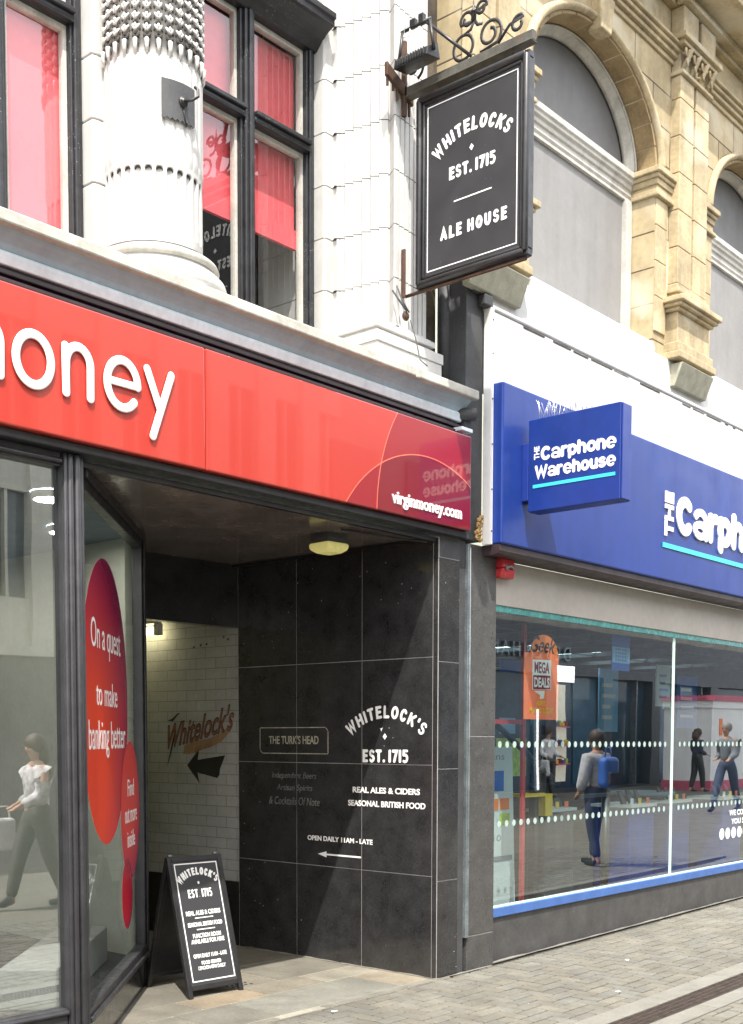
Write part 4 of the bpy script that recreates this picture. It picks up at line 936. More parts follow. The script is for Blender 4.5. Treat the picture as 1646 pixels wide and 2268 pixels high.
for i in range(22):
    y = 4.48-i*.019
    for k in range(2):
        g.tube([(6.95, y, 3.786), (6.95+random.uniform(-.07, .05), y+random.uniform(-.03, .03), 3.90+random.uniform(-.02, .015))], .0014, 4)
g.build('bird_spikes', m_spike, t)
# ------------------------------------------------------------------ phone shop front
shop = thing('phone_shopfront', 'phone shop front of large clear panes on a blue sill and dark granite plinth', 'shop front', (9, 4.78, 0))
g = MB(); g.prism([(4.60, 2.931), (4.60, 2.89), (4.615, 2.87), (4.66, 2.862), (4.76, 2.862), (4.76, 2.931)], (6.652, 0, 0), (0, 1, 0), (0, 0, 1), (8.7, 0, 0)); g.build('soffit_trim', m_maroon, shop)
g = MB(); g.box(6.826, 15.4, 4.765, 4.80, 2.552, 2.861); g.build('head_panel', m_panel, shop, bevel=.004)
g = MB(); g.box(6.826, 15.4, 4.777, 4.80, 2.508, 2.5515); g.build('frosted_edge', m_teal, shop)
GX = (6.828, 9.615, 9.655, 12.6)
g = MB(); g.quad((6.828, 4.79, .41), (9.617, 4.79, .41), (9.617, 4.79, 2.508), (6.828, 4.79, 2.508)); g.build('shop_pane', m_glassc, shop)
g = MB(); g.quad((9.643, 4.79, .41), (15.3, 4.79, .41), (15.3, 4.79, 2.508), (9.643, 4.79, 2.508)); g.build('shop_pane', m_glassc, shop)
g = MB(); g.box(9.6175, 9.6225, 4.782, 4.795, .41, 2.508); g.box(9.636, 9.6425, 4.782, 4.795, .41, 2.508); g.build('pane_edge', m_gedge, shop)
g = MB(); g.box(6.826, 15.4, 4.752, 4.81, .335, .405); g.build('sill', m_sill, shop, bevel=.006)
g = MB(); g.box(6.826, 15.4, 4.765, 4.80, .4055, .412); g.build('sill_seal', m_gedge, shop)
g = MB(); g.box(6.826, 15.4, 4.772, 4.90, -.02, .3345); g.build('plinth', m_plinth, shop, bevel=.004)
g = MB(); random.seed(9); p = []; x = 6.83
while x < 14: p.append((x, 4.771-random.uniform(0, .006), gz(x)+.002)); x += random.uniform(.05, .2)
g.tube(p, [random.uniform(.004, .012) for _ in p], 6); g.build('mortar_fillet', m_conc, shop)
g = MB()
m_dot = mat('frosted dot', (.34, .44, .41), .6, var=.15)
for z, in ((1.571,), (1.001,)):
    x = 6.855
    while x < 11.3:
        if not (9.56 < x < 9.72): g = MB(); g.disc((x, 4.7865, z), (1, 0, 0), (0, 0, 1), .0235, 20); g.build('safety_dot', m_dot, shop)
        x += .0942
g = MB(); text(g, 'WE COMPARE', (11.17, 4.7865, .875), XP, ZP, .62, .055, .001, off=.03); g.build('window_lettering', m_letter, shop); g = MB(); text(g, 'YOU SAVE', (11.15, 4.7865, .79), XP, ZP, .48, .055, .001, off=.03)
g.build('window_lettering', m_letter, shop); g = MB()
for i in range(6): g.disc((10.70+i*.135, 4.7865, .707), (1, 0, 0), (0, 0, 1), .055, 24)
g.build('white_discs', m_letter, shop)
# interior
it = thing('phone_shop_interior', 'bright phone shop interior with wall bays and a slatted ceiling behind the glass', 'room', (10, 7.5, .1))
g = MB(); g.box(6.83, 15.3, 9.6, 9.65, .1, 2.6); g.build('rear_wall', m_white_in, it)
g = MB(); g.box(6.83, 6.86, 4.91, 9.6, .1, 2.6); m_ch = mat('charcoal shop wall', (.05, .052, .056), .6, var=.15); g.build('side_wall', m_ch, it); g = MB(); g.box(15.27, 15.3, 4.9, 9.6, .1, 2.6); g.build('side_wall', m_ch, it)
g = MB(); g.box(6.83, 15.3, 4.81, 9.6, .06, .1); g.build('floor', m_floor_in, it)
g = MB(); g.box(6.83, 15.3, 4.81, 9.6, 2.60, 2.64); 
g.build('ceiling', mat('shop ceiling tile', (.16, .20, .21), .8, var=.1), it)
g = MB()
x = 7.2
while x < 15: g.box(x, x+.05, 4.95, 9.5, 2.52, 2.595); x += .6
for y in (5.6, 6.6, 7.6, 8.6): g.box(6.9, 15.2, y, y+.05, 2.53, 2.59)
g.build('ceiling_grid', m_drain, it)
m_lp = mat('lit ceiling panel', (.9, .9, .9), emit=(.75, .95, 1), es=1.6, var=0)  # glowing ceiling panels added to brighten the shop interior
for i in range(6):
    for y in (6.5,): g = MB(); g.box(7.45+i*1.2, 7.75+i*1.2, y, y+.9, 2.56, 2.598); g.build('light_panel', m_lp, it)
# wall bays
random.seed(21)
g = MB(); sh = MB(); ph = MB(); hd = MB()
for i in range(7):
    x0 = 7.3+i*1.12
    g.box(x0, x0+.06, 9.2, 9.59, .1, 2.5); sh.box(x0+.07, x0+1.05, 9.25, 9.58, .1, .75)
    for z in (.95, 1.3, 1.65): sh.box(x0+.07, x0+1.05, 9.32, 9.58, z, z+.03)
    hd.box(x0+.07, x0+1.05, 9.5, 9.58, 2.05, 2.4)
    for z in (.98, 1.33, 1.68):
        for k in range(5):
            if random.random() < .8: q = MB(); q.box(x0+.16+k*.18, x0+.23+k*.18, 9.38, 9.40, z+.005, z+.14); q.build('display_phone', m_blk, it)
g.build('bay_post', m_bluef, it); sh.build('shelf', m_white_in, it); hd.build('lit_header', mat('lit white header', (.9, .9, .9), emit=(1, 1, 1), es=1.2, var=0), it)
m_tealb = mat('teal banner', (.03, .30, .33), .5, var=.1)
for (x, y, z, w__, h__, mm) in ((9.3, 6.4, 1.75, .45, .62, m_blue1), (10.35, 7.0, 1.8, .5, .6, m_tealb), (11.5, 6.6, 1.7, .42, .7, m_bluel), (8.75, 7.9, 1.75, .5, .6, m_orange), (12.6, 6.2, 1.75, .5, .6, m_blue1), (10.9, 5.6, 1.95, .3, .42, m_pale)):
    g = MB(); g.box(x, x+w__, y, y+.015, z, z+h__); o_ = g.build('hanging_banner', mm, it)
    g = MB()
    for q in range(4): g.box(x+.06, x+w__*random.uniform(.5, .85), y-.004, y-.001, z+h__*(.2+.17*q), z+h__*(.26+.17*q))
    g.build('banner_print', m_letter if mm is not m_pale else m_blue1, o_)
for (x, y) in ((9.0, 5.7), (10.2, 5.5), (11.2, 5.6), (12.3, 5.5), (8.4, 6.6), (10.0, 7.3)):
    g = MB(); g.box(x, x+.5, y, y+.4, .1, .95); o_ = g.build('display_plinth', m_bluef if x > 10.1 else m_drain, it, bevel=.01)
    g = MB(); g.box(x-.02, x+.52, y-.02, y+.42, .951, .98); g.build('plinth_top', m_pale, o_)
    for q in range(3):
        g = MB(); g.hexa([(x+.05+q*.16, y+.1, .981), (x+.12+q*.16, y+.1, .981), (x+.12+q*.16, y+.13, .981), (x+.05+q*.16, y+.13, .981), (x+.05+q*.16, y+.16, 1.11), (x+.12+q*.16, y+.16, 1.11), (x+.12+q*.16, y+.175, 1.11), (x+.05+q*.16, y+.175, 1.11)]); g.build('display_phone', m_blk, o_)
        g = MB(); g.box(x+.05+q*.16, x+.11+q*.16, y+.02, y+.024, .981, 1.04); g.build('price_card', (m_letter, m_yel, m_orange)[q], o_)
# display things near the glass
t = thing('hanging_poster', 'orange red hanging poster with a round top card and a white speech box', 'poster', (7.82, 5.0, 2.27), 'posters in the phone shop window')
YPo = 5.0
g = MB(); g.box(7.577, 8.066, YPo, YPo+.006, 1.766, 2.275); g.build('poster_card', m_orange, t)
g = MB(); p = [(.20*math.cos(a)*1.0+.03, .155*math.sin(a)) for a in [math.pi*i/24 for i in range(25)]]
g.prism(p, (7.84, YPo+.009, 2.272), (1, 0, 0), (0, 0, 1), (0, .004, 0)); g.build('header_card', m_orange2, t)
g = MB(); text(g, 'Geek', (7.855, YPo+.0085, 2.285), XP, ZP, .36, .125, .001, off=.012, shear=.4)
g.build('header_lettering', m_blk, t)
g = MB(); yy = YPo-.0012
g.prism([(7.69, 1.995), (7.955, 2.0), (7.955, 2.235), (7.69, 2.225)], (0, yy, 0), (1, 0, 0), (0, 0, 1), (0, .001, 0)); g.prism([(7.715, 1.985), (7.865, 1.99), (7.855, 1.93), (7.80, 1.925), (7.80, 1.955)], (0, yy, 0), (1, 0, 0), (0, 0, 1), (0, .001, 0)); g.build('speech_box', m_postw, t)
g = MB(); g.prism([(7.70, 1.998), (7.945, 2.004), (7.945, 2.112), (7.70, 2.106)], (0, yy-.0012, 0), (1, 0, 0), (0, 0, 1), (0, .001, 0)); text(g, 'MEGA', (7.823, yy-.0002, 2.125), XP, ZP, .215, .088, .001, off=.03); g.build('mega_lettering', m_dred, t)
g = MB(); text(g, 'DEALS', (7.823, yy-.0015, 2.015), XP, ZP, .22, .078, .001, off=.03); g.build('deals_lettering', m_postw, t)
g = MB(); text(g, 'HURRY,', (7.82, yy-.0002, 1.868), XP, ZP, .13, .042, .001, off=.02); text(g, 'MUST END TUESDAY', (7.82, yy-.0002, 1.815), XP, ZP, .33, .042, .001, off=.02); g.build('hurry_lettering', m_yel, t)
t.location = (7.527, 4.812, 2.243); t.scale = (.9625, .9625, .9625)
t = thing('red_display_frame', 'thin red pole and crossbar standing behind the orange poster', 'display stand', (7.68, 5.05, .1))
g = MB(); g.box(7.66, 7.70, 5.06, 5.085, .1, 2.5); g.build('pole', m_redpole, t); g = MB(); g.box(7.26, 7.655, 5.06, 5.085, 1.725, 1.76); g.build('crossbar', m_redpole, t)
t = thing('price_panel', 'tall pale price panel with coloured pictures behind the shop glass by the granite pier', 'display stand', (7.45, 5.32, .1))
g = MB(); g.hexa([(7.25, 5.30, .1), (7.94, 5.30, .1), (7.94, 5.34, .1), (7.25, 5.34, .1), (7.25, 5.30, 1.55), (7.87, 5.30, 1.55), (7.87, 5.34, 1.55), (7.25, 5.34, 1.55)]); g.build('panel', m_pale, t)
g = MB(); g.box(7.50, 7.75, 5.296, 5.2995, 1.20, 1.36); g.box(7.45, 7.60, 5.296, 5.2995, .94, 1.02); g.build('blue_pictures', m_blue1, t)
g = MB(); g.box(7.42, 7.55, 5.296, 5.2995, 1.05, 1.14); g.box(7.70, 7.84, 5.296, 5.2995, .92, 1.02); g.build('lime_pictures', m_green, t)
g = MB(); g.box(7.57, 7.68, 5.296, 5.2995, 1.05, 1.14); g.box(7.70, 7.83, 5.296, 5.2995, 1.05, 1.14); g.build('orange_pictures', m_orange2, t)
g = MB(); text(g, 'plans', (7.62, 5.2995, 1.43), XP, ZP, .28, .07, .001); text(g, '£10', (7.62, 5.2995, .80), XP, ZP, .2, .05, .001); g.box(7.62, 7.88, 5.296, 5.2995, .64, .68); g.build('print', mat('grey print', (.2, .22, .24)), t)
t = thing('info_board', 'dark board with white lines of print and a lime leaflet behind the red frame', 'display board', (7.6, 5.9, .1))
g = MB(); g.box(7.3, 9.05, 5.9, 5.93, .5, 2.2); g.build('board', m_blackp, t)
g = MB(); random.seed(2)
for i in range(14):
    z = 2.05-i*.035; l = random.uniform(.12, .3); g.box(8.45-l, 8.45, 5.897, 5.8995, z, z+.012)
g.build('print_lines', m_letter, t)
g = MB(); g.box(8.50, 8.98, 5.896, 5.8995, 1.28, 1.62); g.build('leaflet', m_green, t); g = MB(); g.box(8.55, 8.80, 5.895, 5.8995, 1.66, 1.80); g.build('picture', m_bluel, t)
t = thing('hanging_poster', 'blue hanging poster with a pale price card in the middle of the phone shop window', 'poster', (9.08, 5.0, 2.4), 'posters in the phone shop window')
g = MB(); g.box(8.915, 9.225, 5.0, 5.006, 2.20, 2.50); g.build('poster_card', m_blue1, t)
g = MB(); g.box(8.92, 9.22, 4.996, 4.9995, 2.265, 2.40); g.build('price_card', m_bluel, t)
g = MB()
for i in range(4): text(g, 'FREE', (9.07, 4.9955, 2.37-i*.03), XP, ZP, .2, .018, .001)
g.build('print', m_blue1, t)
def round_table(x, y, label):
    t_ = thing('display_table', label, 'table', (x, y, .1), 'display tables in the phone shop')
    q = MB(); q.lathe((x, y, .1), [(0, .92), (.34, .92), (.34, .96), (0, .96)], 32); q.build('table_top', m_white_in, t_)
    q = MB(); q.lathe((x, y, .1), [(.04, .02), (.04, .92)], 16); q.lathe((x, y, .1), [(0, 0), (.25, 0), (.25, .02), (0, .02)], 24); q.build('pedestal', m_iron, t_)
    return t_
round_table(11.4, 6.0, 'white round display table on a black stem inside the phone shop')
t = thing('black_post', 'slim black post standing just inside the phone shop glass', 'post', (8.95, 5.05, .1))
g = MB(); g.tube([(8.95, 5.06, .1), (8.95, 5.06, 1.12)], .035, 14); g.build('shaft', m_blackp, t); g = MB(); g.box(8.5, 9.0, 5.03, 5.09, 1.121, 1.15); g.build('tray', m_blackp, t)
t = thing('yellow_stand', 'yellow and black slanting demo stand inside the phone shop', 'display stand', (8.55, 5.5, .1))
g = MB(); g.box(8.52, 8.58, 5.5, 5.56, .1, 1.2); g.tube([(7.95, 5.5, 1.72), (8.9, 5.5, 1.22)], .025, 8); g.build('arm', m_blackp, t)
g = MB(); g.box(8.30, 8.62, 5.46, 5.60, 1.12, 1.15); g.box(8.62, 8.74, 5.46, 5.6, .95, 1.14); g.build('yellow_tray', m_yel, t)
# alarm box
t = thing('alarm_box', 'small red alarm box with a pale emblem under the blue sign by the granite pier', 'alarm', (6.90, 4.74, 2.83))
g = MB(); g.hexa([(6.818, 4.70, 2.735), (6.985, 4.70, 2.735), (6.985, 4.766, 2.735), (6.818, 4.766, 2.735), (6.825, 4.685, 2.80), (6.98, 4.685, 2.80), (6.98, 4.766, 2.80), (6.825, 4.766, 2.80)])
g.hexa([(6.825, 4.685, 2.801), (6.98, 4.685, 2.801), (6.98, 4.766, 2.801), (6.825, 4.766, 2.801), (6.83, 4.705, 2.91), (6.975, 4.705, 2.91), (6.975, 4.766, 2.91), (6.83, 4.766, 2.91)]); g.build('case', m_redbox, t, bevel=.012, seg=3)
g = MB(); g.tube([(6.86, 4.684, 2.80), (6.91, 4.68, 2.815), (6.95, 4.683, 2.80)], .010, 8); g.tube([(6.88, 4.684, 2.785), (6.86, 4.684, 2.80)], .008, 8); g.build('emblem', m_steel, t)
# ------------------------------------------------------------------ PUB HANGING SIGN
XS = 5.90
t = thing('pub_sign', 'large black hanging pub sign with white lettering on a scrolled iron bracket', 'sign', (XS, 4.4, 5.0))
y0, y1, zb, zt = 3.905, 4.735, 4.430, 5.585
g = MB(); g.box(XS+.012, XS+.048, y0+.04, y1-.04, zb+.04, zt-.04); g.build('sign_board', m_sign, t)
g = MB()
def frame_loop(g_, x, ya, yb, za, zc, r):
    for pa, pb in (((ya, za), (yb, za)), ((yb, za), (yb, zc)), ((yb, zc), (ya, zc)), ((ya, zc), (ya, za))):
        g_.tube([(x, *pa), (x, *pb)], r, 12)
frame_loop(g, XS+.006, y0+.022, y1-.022, zb+.022, zt-.022, .022); frame_loop(g, XS+.054, y0+.022, y1-.022, zb+.022, zt-.022, .022)
for ya, yb, za, zc in ((y0, y1, zb, zb+.04), (y0, y1, zt-.04, zt), (y0, y0+.04, zb+.041, zt-.041), (y1-.04, y1, zb+.041, zt-.041)): g.box(XS+.003, XS+.057, ya, yb, za, zc)
frame_loop(g, XS+.012, y0+.052, y1-.052, zb+.052, zt-.052, .012)
g.build('frame', m_blackp, t, bevel=.006)
g = MB()
for y in (y0+.1, 4.15, 4.5): g.ball((XS-.002, y, zb+.012), .007, 6, 4)
g.tube([(XS+.03, 3.93, zb-.012), (XS+.03, 4.84, zb-.012)], .011, 8); g.build('rusty_bottom_rail', m_rust, t)
g = MB(); w_ = .0065; ya, yb, za, zc = 3.985, 4.655, 4.513, 5.505; xx = XS+.0105
for q in ((ya, yb, za, za+w_), (ya, yb, zc-w_, zc), (ya, ya+w_, za+w_, zc-w_), (yb-w_, yb, za+w_, zc-w_)): g.box(xx, xx+.001, *q)
g.build('border_line', m_letter, t); g = MB(); stroke_text(g, 'WHITELOCKS', (xx+.001, 4.317, 5.262), YN, ZP, .565, .082, .0092, .0015, arc=.37, gap=.20)
g.build('lettering', m_letter, t); g = MB(); g.prism([(-.016, 0), (0, -.02), (.016, 0), (0, .02)], (xx+.001, 4.317, 5.167), YN, ZP, (-.0015, 0, 0))
g.build('diamond_mark', m_letter, t); g = MB(); stroke_text(g, 'EST. 1715', (xx+.001, 4.312, 5.020), YN, ZP, .345, .076, .0092, .0015, gap=.22)
g.build('lettering', m_letter, t); g = MB(); g.box(xx-.0005, xx+.001, 4.168, 4.447, 4.881, 4.889); g.build('rule_line', m_letter, t); g = MB()
stroke_text(g, 'ALE HOUSE', (xx+.001, 4.303, 4.675), YN, ZP, .495, .076, .0092, .0015, gap=.42)
g.build('lettering', m_letter, t)
# bracket
g = MB(); g.box(XS+.006, XS+.044, 3.885, 4.86, 5.631, 5.688); g.box(XS-.008, XS+.058, 3.885, 4.86, 5.622, 5.6305); g.build('bracket_beam', mat('rusty painted beam', (.085, .08, .065), .6, var=.3, vs=9, streak=.3, stain=((.10, .05, .025), 6, .55, .8)), t, bevel=.004)
g = MB(); g.hexa([(5.72, 4.82, 5.69), (5.98, 4.82, 5.60), (5.98, 4.846, 5.60), (5.72, 4.846, 5.69), (5.72, 4.82, 5.77), (5.98, 4.82, 5.66), (5.98, 4.846, 5.66), (5.72, 4.846, 5.77)]); g.box(XS-.012, XS+.014, 4.82, 4.848, 5.51, 5.965); g.box(XS-.008, XS+.008, 4.82, 4.848, 4.40, 4.70)
for i, (xx_, l) in enumerate(((5.735, .05), (5.79, .04), (5.83, .07), (5.95, .08))): g.box(xx_, xx_+.012, 4.83, 4.847, 5.69-(xx_-5.72)*.34-l, 5.70-(xx_-5.72)*.34)
g.build('wall_bracket', m_rust, t, bevel=.004)
g = MB()
for y in (4.606, 4.04): g.tube([(XS+.03, y, 5.612), (XS+.03, y, 5.58)], .012, 8); g.ball((XS+.03, y-.02, 5.60), .012, 6, 4)
g.build('hanging_bolt', m_rust, t)
g = MB(); XI = XS+.025
def spiral(cy_, cz_, r0, r1, a0_, a1_, n=28): return [(XI, cy_+(r0+(r1-r0)*i/n)*math.cos(rad(a0_+(a1_-a0_)*i/n)), cz_+(r0+(r1-r0)*i/n)*math.sin(rad(a0_+(a1_-a0_)*i/n))) for i in range(n+1)]
def flatbar(p, r=.011): g.tube(p, r, 8, flat=(1, 0, 0))
flatbar(spiral(4.775, 5.80, .085, .02, 250, -170))                       # ring by the wall
flatbar(spiral(4.395, 5.775, .072, .072, 95, 460)); 
flatbar([(XI, 4.31, 5.905)]+spiral(4.365, 5.925, .052, .022, -20, 400))
flatbar([(XI, 4.31, 5.91), (XI, 4.34, 5.86), (XI, 4.39, 5.845)])
flatbar([(XI, 4.31, 5.90), (XI, 4.305, 5.95)]+spiral(4.262, 5.955, .045, .015, 170, -230))
flatbar([(XI, 4.31, 5.90), (XI, 4.29, 5.87), (XI, 4.255, 5.865)]); 
flatbar([(XI, 4.27, 5.70)]+spiral(4.20, 5.785, .088, .03, 230, -260))
flatbar([(XI, 4.14, 5.705), (XI, 4.06, 5.78)]+spiral(4.0, 5.765, .05, .022, 140, -210))
g.tube([(XI, 4.32, 5.90), (XI, 4.32, 6.03)], [.012, .002], 8); g.tube([(XI, 4.32, 5.95), (XI, 4.32, 5.965)], .016, 8)
g.build('scrollwork', m_iron, t)
# floodlight
t = thing('flood_lamp', 'black flood lamp on an arm above the pub sign bracket', 'lamp', (XS-.02, 4.65, 5.75))
xl = XS-.10
g = MB(); 
g.hexa([(xl-.06, 4.53, 5.712), (xl-.06, 4.79, 5.712), (xl+.075, 4.79, 5.735), (xl+.075, 4.53, 5.735), (xl-.05, 4.53, 5.765), (xl-.05, 4.79, 5.765), (xl+.05, 4.79, 5.825), (xl+.05, 4.53, 5.825)])
for i in range(12): g.box(xl-.072, xl-.058, 4.545+i*.02, 4.553+i*.02, 5.715, 5.76)
g.build('housing', m_blackp, t, bevel=.006)
g = MB()
for pth in ([(xl, 4.80, 5.76), (xl, 4.765, 5.95)], [(xl, 4.52, 5.76), (xl, 4.555, 5.95)], [(xl, 4.775, 5.95), (xl, 4.545, 5.95)]): g.tube(pth, .010, 8)
g.box(xl-.015, xl+.015, 4.66, 4.70, 5.945, 5.99); g.box(xl-.012, xl+.02, 4.60, 4.635, 5.945, 6.0); g.tube([(xl, 4.58, 5.94), (XS+.02, 4.33, 5.70)], .010, 8); g.build('yoke', m_iron, t)
g = MB(); g.tube([(xl, 4.69, 5.95), (xl-.01, 4.74, 5.97), (xl-.01, 4.75, 5.91), (xl-.01, 4.70, 5.90)], .003, 6); g.tube([(xl-.01, 4.70, 5.95), (xl-.02, 4.69, 5.85), (xl-.05, 4.69, 5.76)], .003, 6); g.build('cable', m_pale, t)
# cable and junction on the pier base
t = thing('cable_junction', 'small rusty junction with loose cables on the white pier base', 'cable', (5.88, 4.78, 4.25))
g = MB(); g.ball((5.87, 4.79, 4.27), .03, 8, 6, (1, .6, 1)); g.build('box', m_rust, t)
g = MB(); g.tube([(5.80, 4.84, 4.42), (5.81, 4.80, 4.36), (5.86, 4.77, 4.29)], .006, 6); g.tube([(5.84, 4.84, 4.46), (5.85, 4.80, 4.36), (5.88, 4.77, 4.29)], .005, 6); g.tube([(5.88, 4.76, 4.24), (5.885, 4.72, 4.12), (5.88, 4.68, 3.98), (5.88, 4.622, 3.93)], .004, 6); g.build('cables', m_drain, t)
# ------------------------------------------------------------------ A-BOARD
t = thing('sandwich_board', 'black pavement sandwich board listing real ales, food and opening times', 'sign board', (4.87, 5.6, 0))
fl0, fr0 = Vector((4.663, 5.497, 0)), Vector((5.081, 5.459, 0)); bl0 = Vector((4.716, 5.995, 0)); Wd = (fr0-fl0).normalized(); WB = (fr0-fl0).length
top_l = Vector((4.690, 5.74, .862)); Vd = (top_l-fl0).normalized(); HB = (top_l-fl0).length; Nf = Wd.cross(Vd).normalized()
def fb(a, b, o): return fl0+Wd*a+Vd*b+Nf*o
def panel(g_, f, a0_, a1_, b0_, b1_, o0, o1): g_.hexa([f(a0_, b0_, o0), f(a1_, b0_, o0), f(a1_, b0_, o1), f(a0_, b0_, o1), f(a0_, b1_, o0), f(a1_, b1_, o0), f(a1_, b1_, o1), f(a0_, b1_, o1)])
g = MB(); panel(g, fb, .03, WB-.03, .06, HB-.02, -.020, -.006); g.build('front_panel', m_sign, t)
g = MB(); panel(g, fb, 0, .032, 0, HB, -.028, .0); panel(g, fb, WB-.032, WB, 0, HB, -.028, .0); panel(g, fb, .0325, WB-.0325, .05, .085, -.028, 0); panel(g, fb, .0325, WB-.0325, HB-.035, HB, -.028, 0); g.build('front_frame', m_blackp, t, bevel=.005)
tb = top_l+Vector((.005, .02, -.005)); Vb = (tb-bl0).normalized(); HB2 = (tb-bl0).length; Nb = Wd.cross(Vb).normalized()
def bb(a, b, o): return bl0+Wd*a+Vb*b+Nb*o
g = MB(); panel(g, bb, .03, WB-.03, .10, HB2-.03, .0, .012); g.build('rear_panel', m_blackp, t)
g = MB(); panel(g, bb, 0, .03, 0, HB2, -.012, .018); panel(g, bb, WB-.03, WB, 0, HB2, -.012, .018); panel(g, bb, .0305, WB-.0305, .07, .10, -.012, .018); g.build('rear_frame', m_blackp, t, bevel=.004)
g = MB(); g.tube([tb+Wd*.01+Vector((0, -.01, .012)), tb+Wd*.05+Vector((0, -.01, .012))], .010, 8); g.tube([tb+Wd*(WB-.06)+Vector((0, -.01, .01)), tb+Wd*(WB-.02)+Vector((0, -.01, .01))], .010, 8); g.build('hinge', m_steel, t)
g = MB(); o = -.0055; w_ = .007; A0, A1, B0, B1 = .045, WB-.045, .10, HB-.045
for q in ((A0, A1, B0, B0+w_), (A0, A1, B1-w_, B1), (A0, A0+w_, B0+w_, B1-w_), (A1-w_, A1, B0+w_, B1-w_)): panel(g, fb, *q, o, o+.001)
mid = WB/2
def ft(s_, b, wd, h, off=.03):
    g = MB(); text(g, s_, fb(mid, b*HB, o), Wd, Vd, wd, h, .001, off=off); g.build('lettering', m_letter, t)
g.build('border_line', m_letter, t); g = MB(); stroke_text(g, "WHITELOCK'S", fb(mid, .862*HB, o), Wd, Vd, .305, .050, .0062, .001, arc=.19, gap=.16)
g.prism([(.008*math.cos(a), .010*math.sin(a)) for a in [i*math.pi/4 for i in range(8)]], fb(mid, .805*HB, o), Wd, Vd, Nf*.001)
stroke_text(g, 'EST. 1715', fb(mid, .70*HB, o), Wd, Vd, .185, .054, .0050, .001, gap=.30); ft('REAL ALES & CIDERS', .575, .265, .030); ft('SEASONAL BRITISH FOOD', .495, .265, .028); ft('FUNCTION ROOM', .415, .215, .028); ft('AVAILABLE FOR HIRE', .375, .255, .028); ft('OPEN DAILY 11AM - LATE', .275, .255, .026); ft('FOOD SERVED', .225, .15, .024); ft('12NOON-9PM DAILY', .19, .21, .024)
for b in (.552, .47): panel(g, fb, mid-.07, mid+.07, b*HB, b*HB+.006, o, o+.001)
g.build('lettering', m_letter, t)
g = MB()
for i in range(10): g.ball((5.08+.04*(i % 5), 5.56+.05*(i//5)+.01*(i % 2), .003), .012, 6, 4, (1, 1, .4))
g.build('cobble_patch', m_sootshade, None, label='small patch of dark grit on the flags beside the sandwich board foot', cat='debris')
for i, (x_, y_, l_) in enumerate(((7.56, 4.08, 'white paper scrap on the pavers below the phone shop plinth'), (6.6, 3.62, 'pale flattened gum wrapper on the pavers in front of the grey pier'), (5.02, 4.62, 'pale torn scrap on the pavers in front of the entry flags'))):
    q = MB(); random.seed(i); q.prism([(.022*math.cos(a)*random.uniform(.6, 1.2), .016*math.sin(a)*random.uniform(.6, 1.2)) for a in [k*math.pi/4 for k in range(8)]], (x_, y_, gz(x_)+.002), (1, 0, 0), (0, 1, 0), (0, 0, .004)); q.build('litter', m_bluel if False else m_pale, None, label=l_, cat='litter', group='scraps of litter on the pavement')
# ================================================================== OPPOSITE SIDE OF THE STREET (seen mirrored in the glass)
op = thing('department_store', 'dark department store across the street mirrored in the phone shop glass', 'building', (24, -7.2, 0))
g = MB(); g.box(17, 40, -7.4, -7.02, 0, .3); g.box(17, 40, -7.4, -7.03, 3.35, 4.6); 
for x in (17, 20, 23.2, 26.2, 29.2, 32, 36): g.box(x, x+.5, -7.4, -7.02, .3, 3.35)
g.build('dark_cladding', mat('dark store cladding', (.05, .055, .065), .4, var=.2), op)
g = MB(); g.box(17, 40, -7.6, -7.3, .3, 3.35); g.build('store_glass', mat('store window', (.035, .07, .11), .1, var=.35), op)
g = MB()
for i, ch in enumerate('DEBENHAMS'): text(g, ch, (27.17-i*.487, -7.02, 3.71), XN, ZP, None, .37, .06, off=.0)
g.build('letters', m_steel, op)
g = MB(); g.box(26.75, 27.6, -7.018, -6.98, 3.16, 3.58); g.build('light_box', mat('lit white box', (.9, .9, .9), emit=(1, 1, 1), es=1.5, var=0), op)
g = MB(); g.box(26.15, 26.75, -7.28, -7.24, .3, 2.42); g.build('lit_doorway', mat('lit doorway', (.9, .9, .88), emit=(1, 1, .95), es=1.1, var=0), op)
g = MB(); g.box(26.78, 27.55, -7.28, -7.22, .5, 3.1); g.build('lit_shelf_bay', mat('lit cream shelf bay', (.6, .58, .48), emit=(1, .95, .75), es=.28, var=.2), op)
m_pk = mat('pink shelf', (.6, .12, .2)); 
for z in (.95, 1.45, 1.95):
    g = MB(); g.box(26.8, 27.5, -7.215, -7.05, z, z+.04); g.build('shelf', m_pk, op)
    for k in range(4): g = MB(); g.box(26.85+k*.17, 26.95+k*.17, -7.18, -7.1, z+.041, z+.13+.04*(k % 2)); g.build('shelf_goods', (m_green, m_yel, m_dred, m_blue1)[(k+int(z*2)) % 4], op)
for x, c_ in ((28.0, .10), (30.0, .05), (32.8, .14), (34.4, .07)):
    g = MB(); g.box(x, x+1.15, -7.29, -7.26, .4, 3.3); g.build('blue_pane', mat('blue glass %d' % int(x), (c_*.45, c_*1.1, c_*1.7), .08, var=.2), op)
    g = MB(); g.box(x+1.2, x+1.26, -7.29, -7.1, .3, 3.34); g.build('mullion', m_steel, op)
g = MB(); g.box(17, 40, -8, -7.2, 4.6, 9); g.build('upper_wall', mat('upper store stone', (.32, .30, .26), .8, var=.15, brick=dict(w=.9, h=.4, m=.01, c=(.2, .19, .16))), op)
g = MB()
for i in range(9):
    for z in (5.6,): g.box(17.8+i*2.4, 19.2+i*2.4, -7.195, -7.1, z, z+2.1)
g.build('window', mat('dark window', (.04, .045, .05), .1), op)
ob = thing('stone_office', 'pale stone building with tall narrow windows across the street mirrored in the bank window', 'building', (8, -7.2, 0))
m_off = mat('pale office stone', (.50, .48, .40), .8, var=.12, vs=2, streak=.15)
g = MB(); x = -6.0
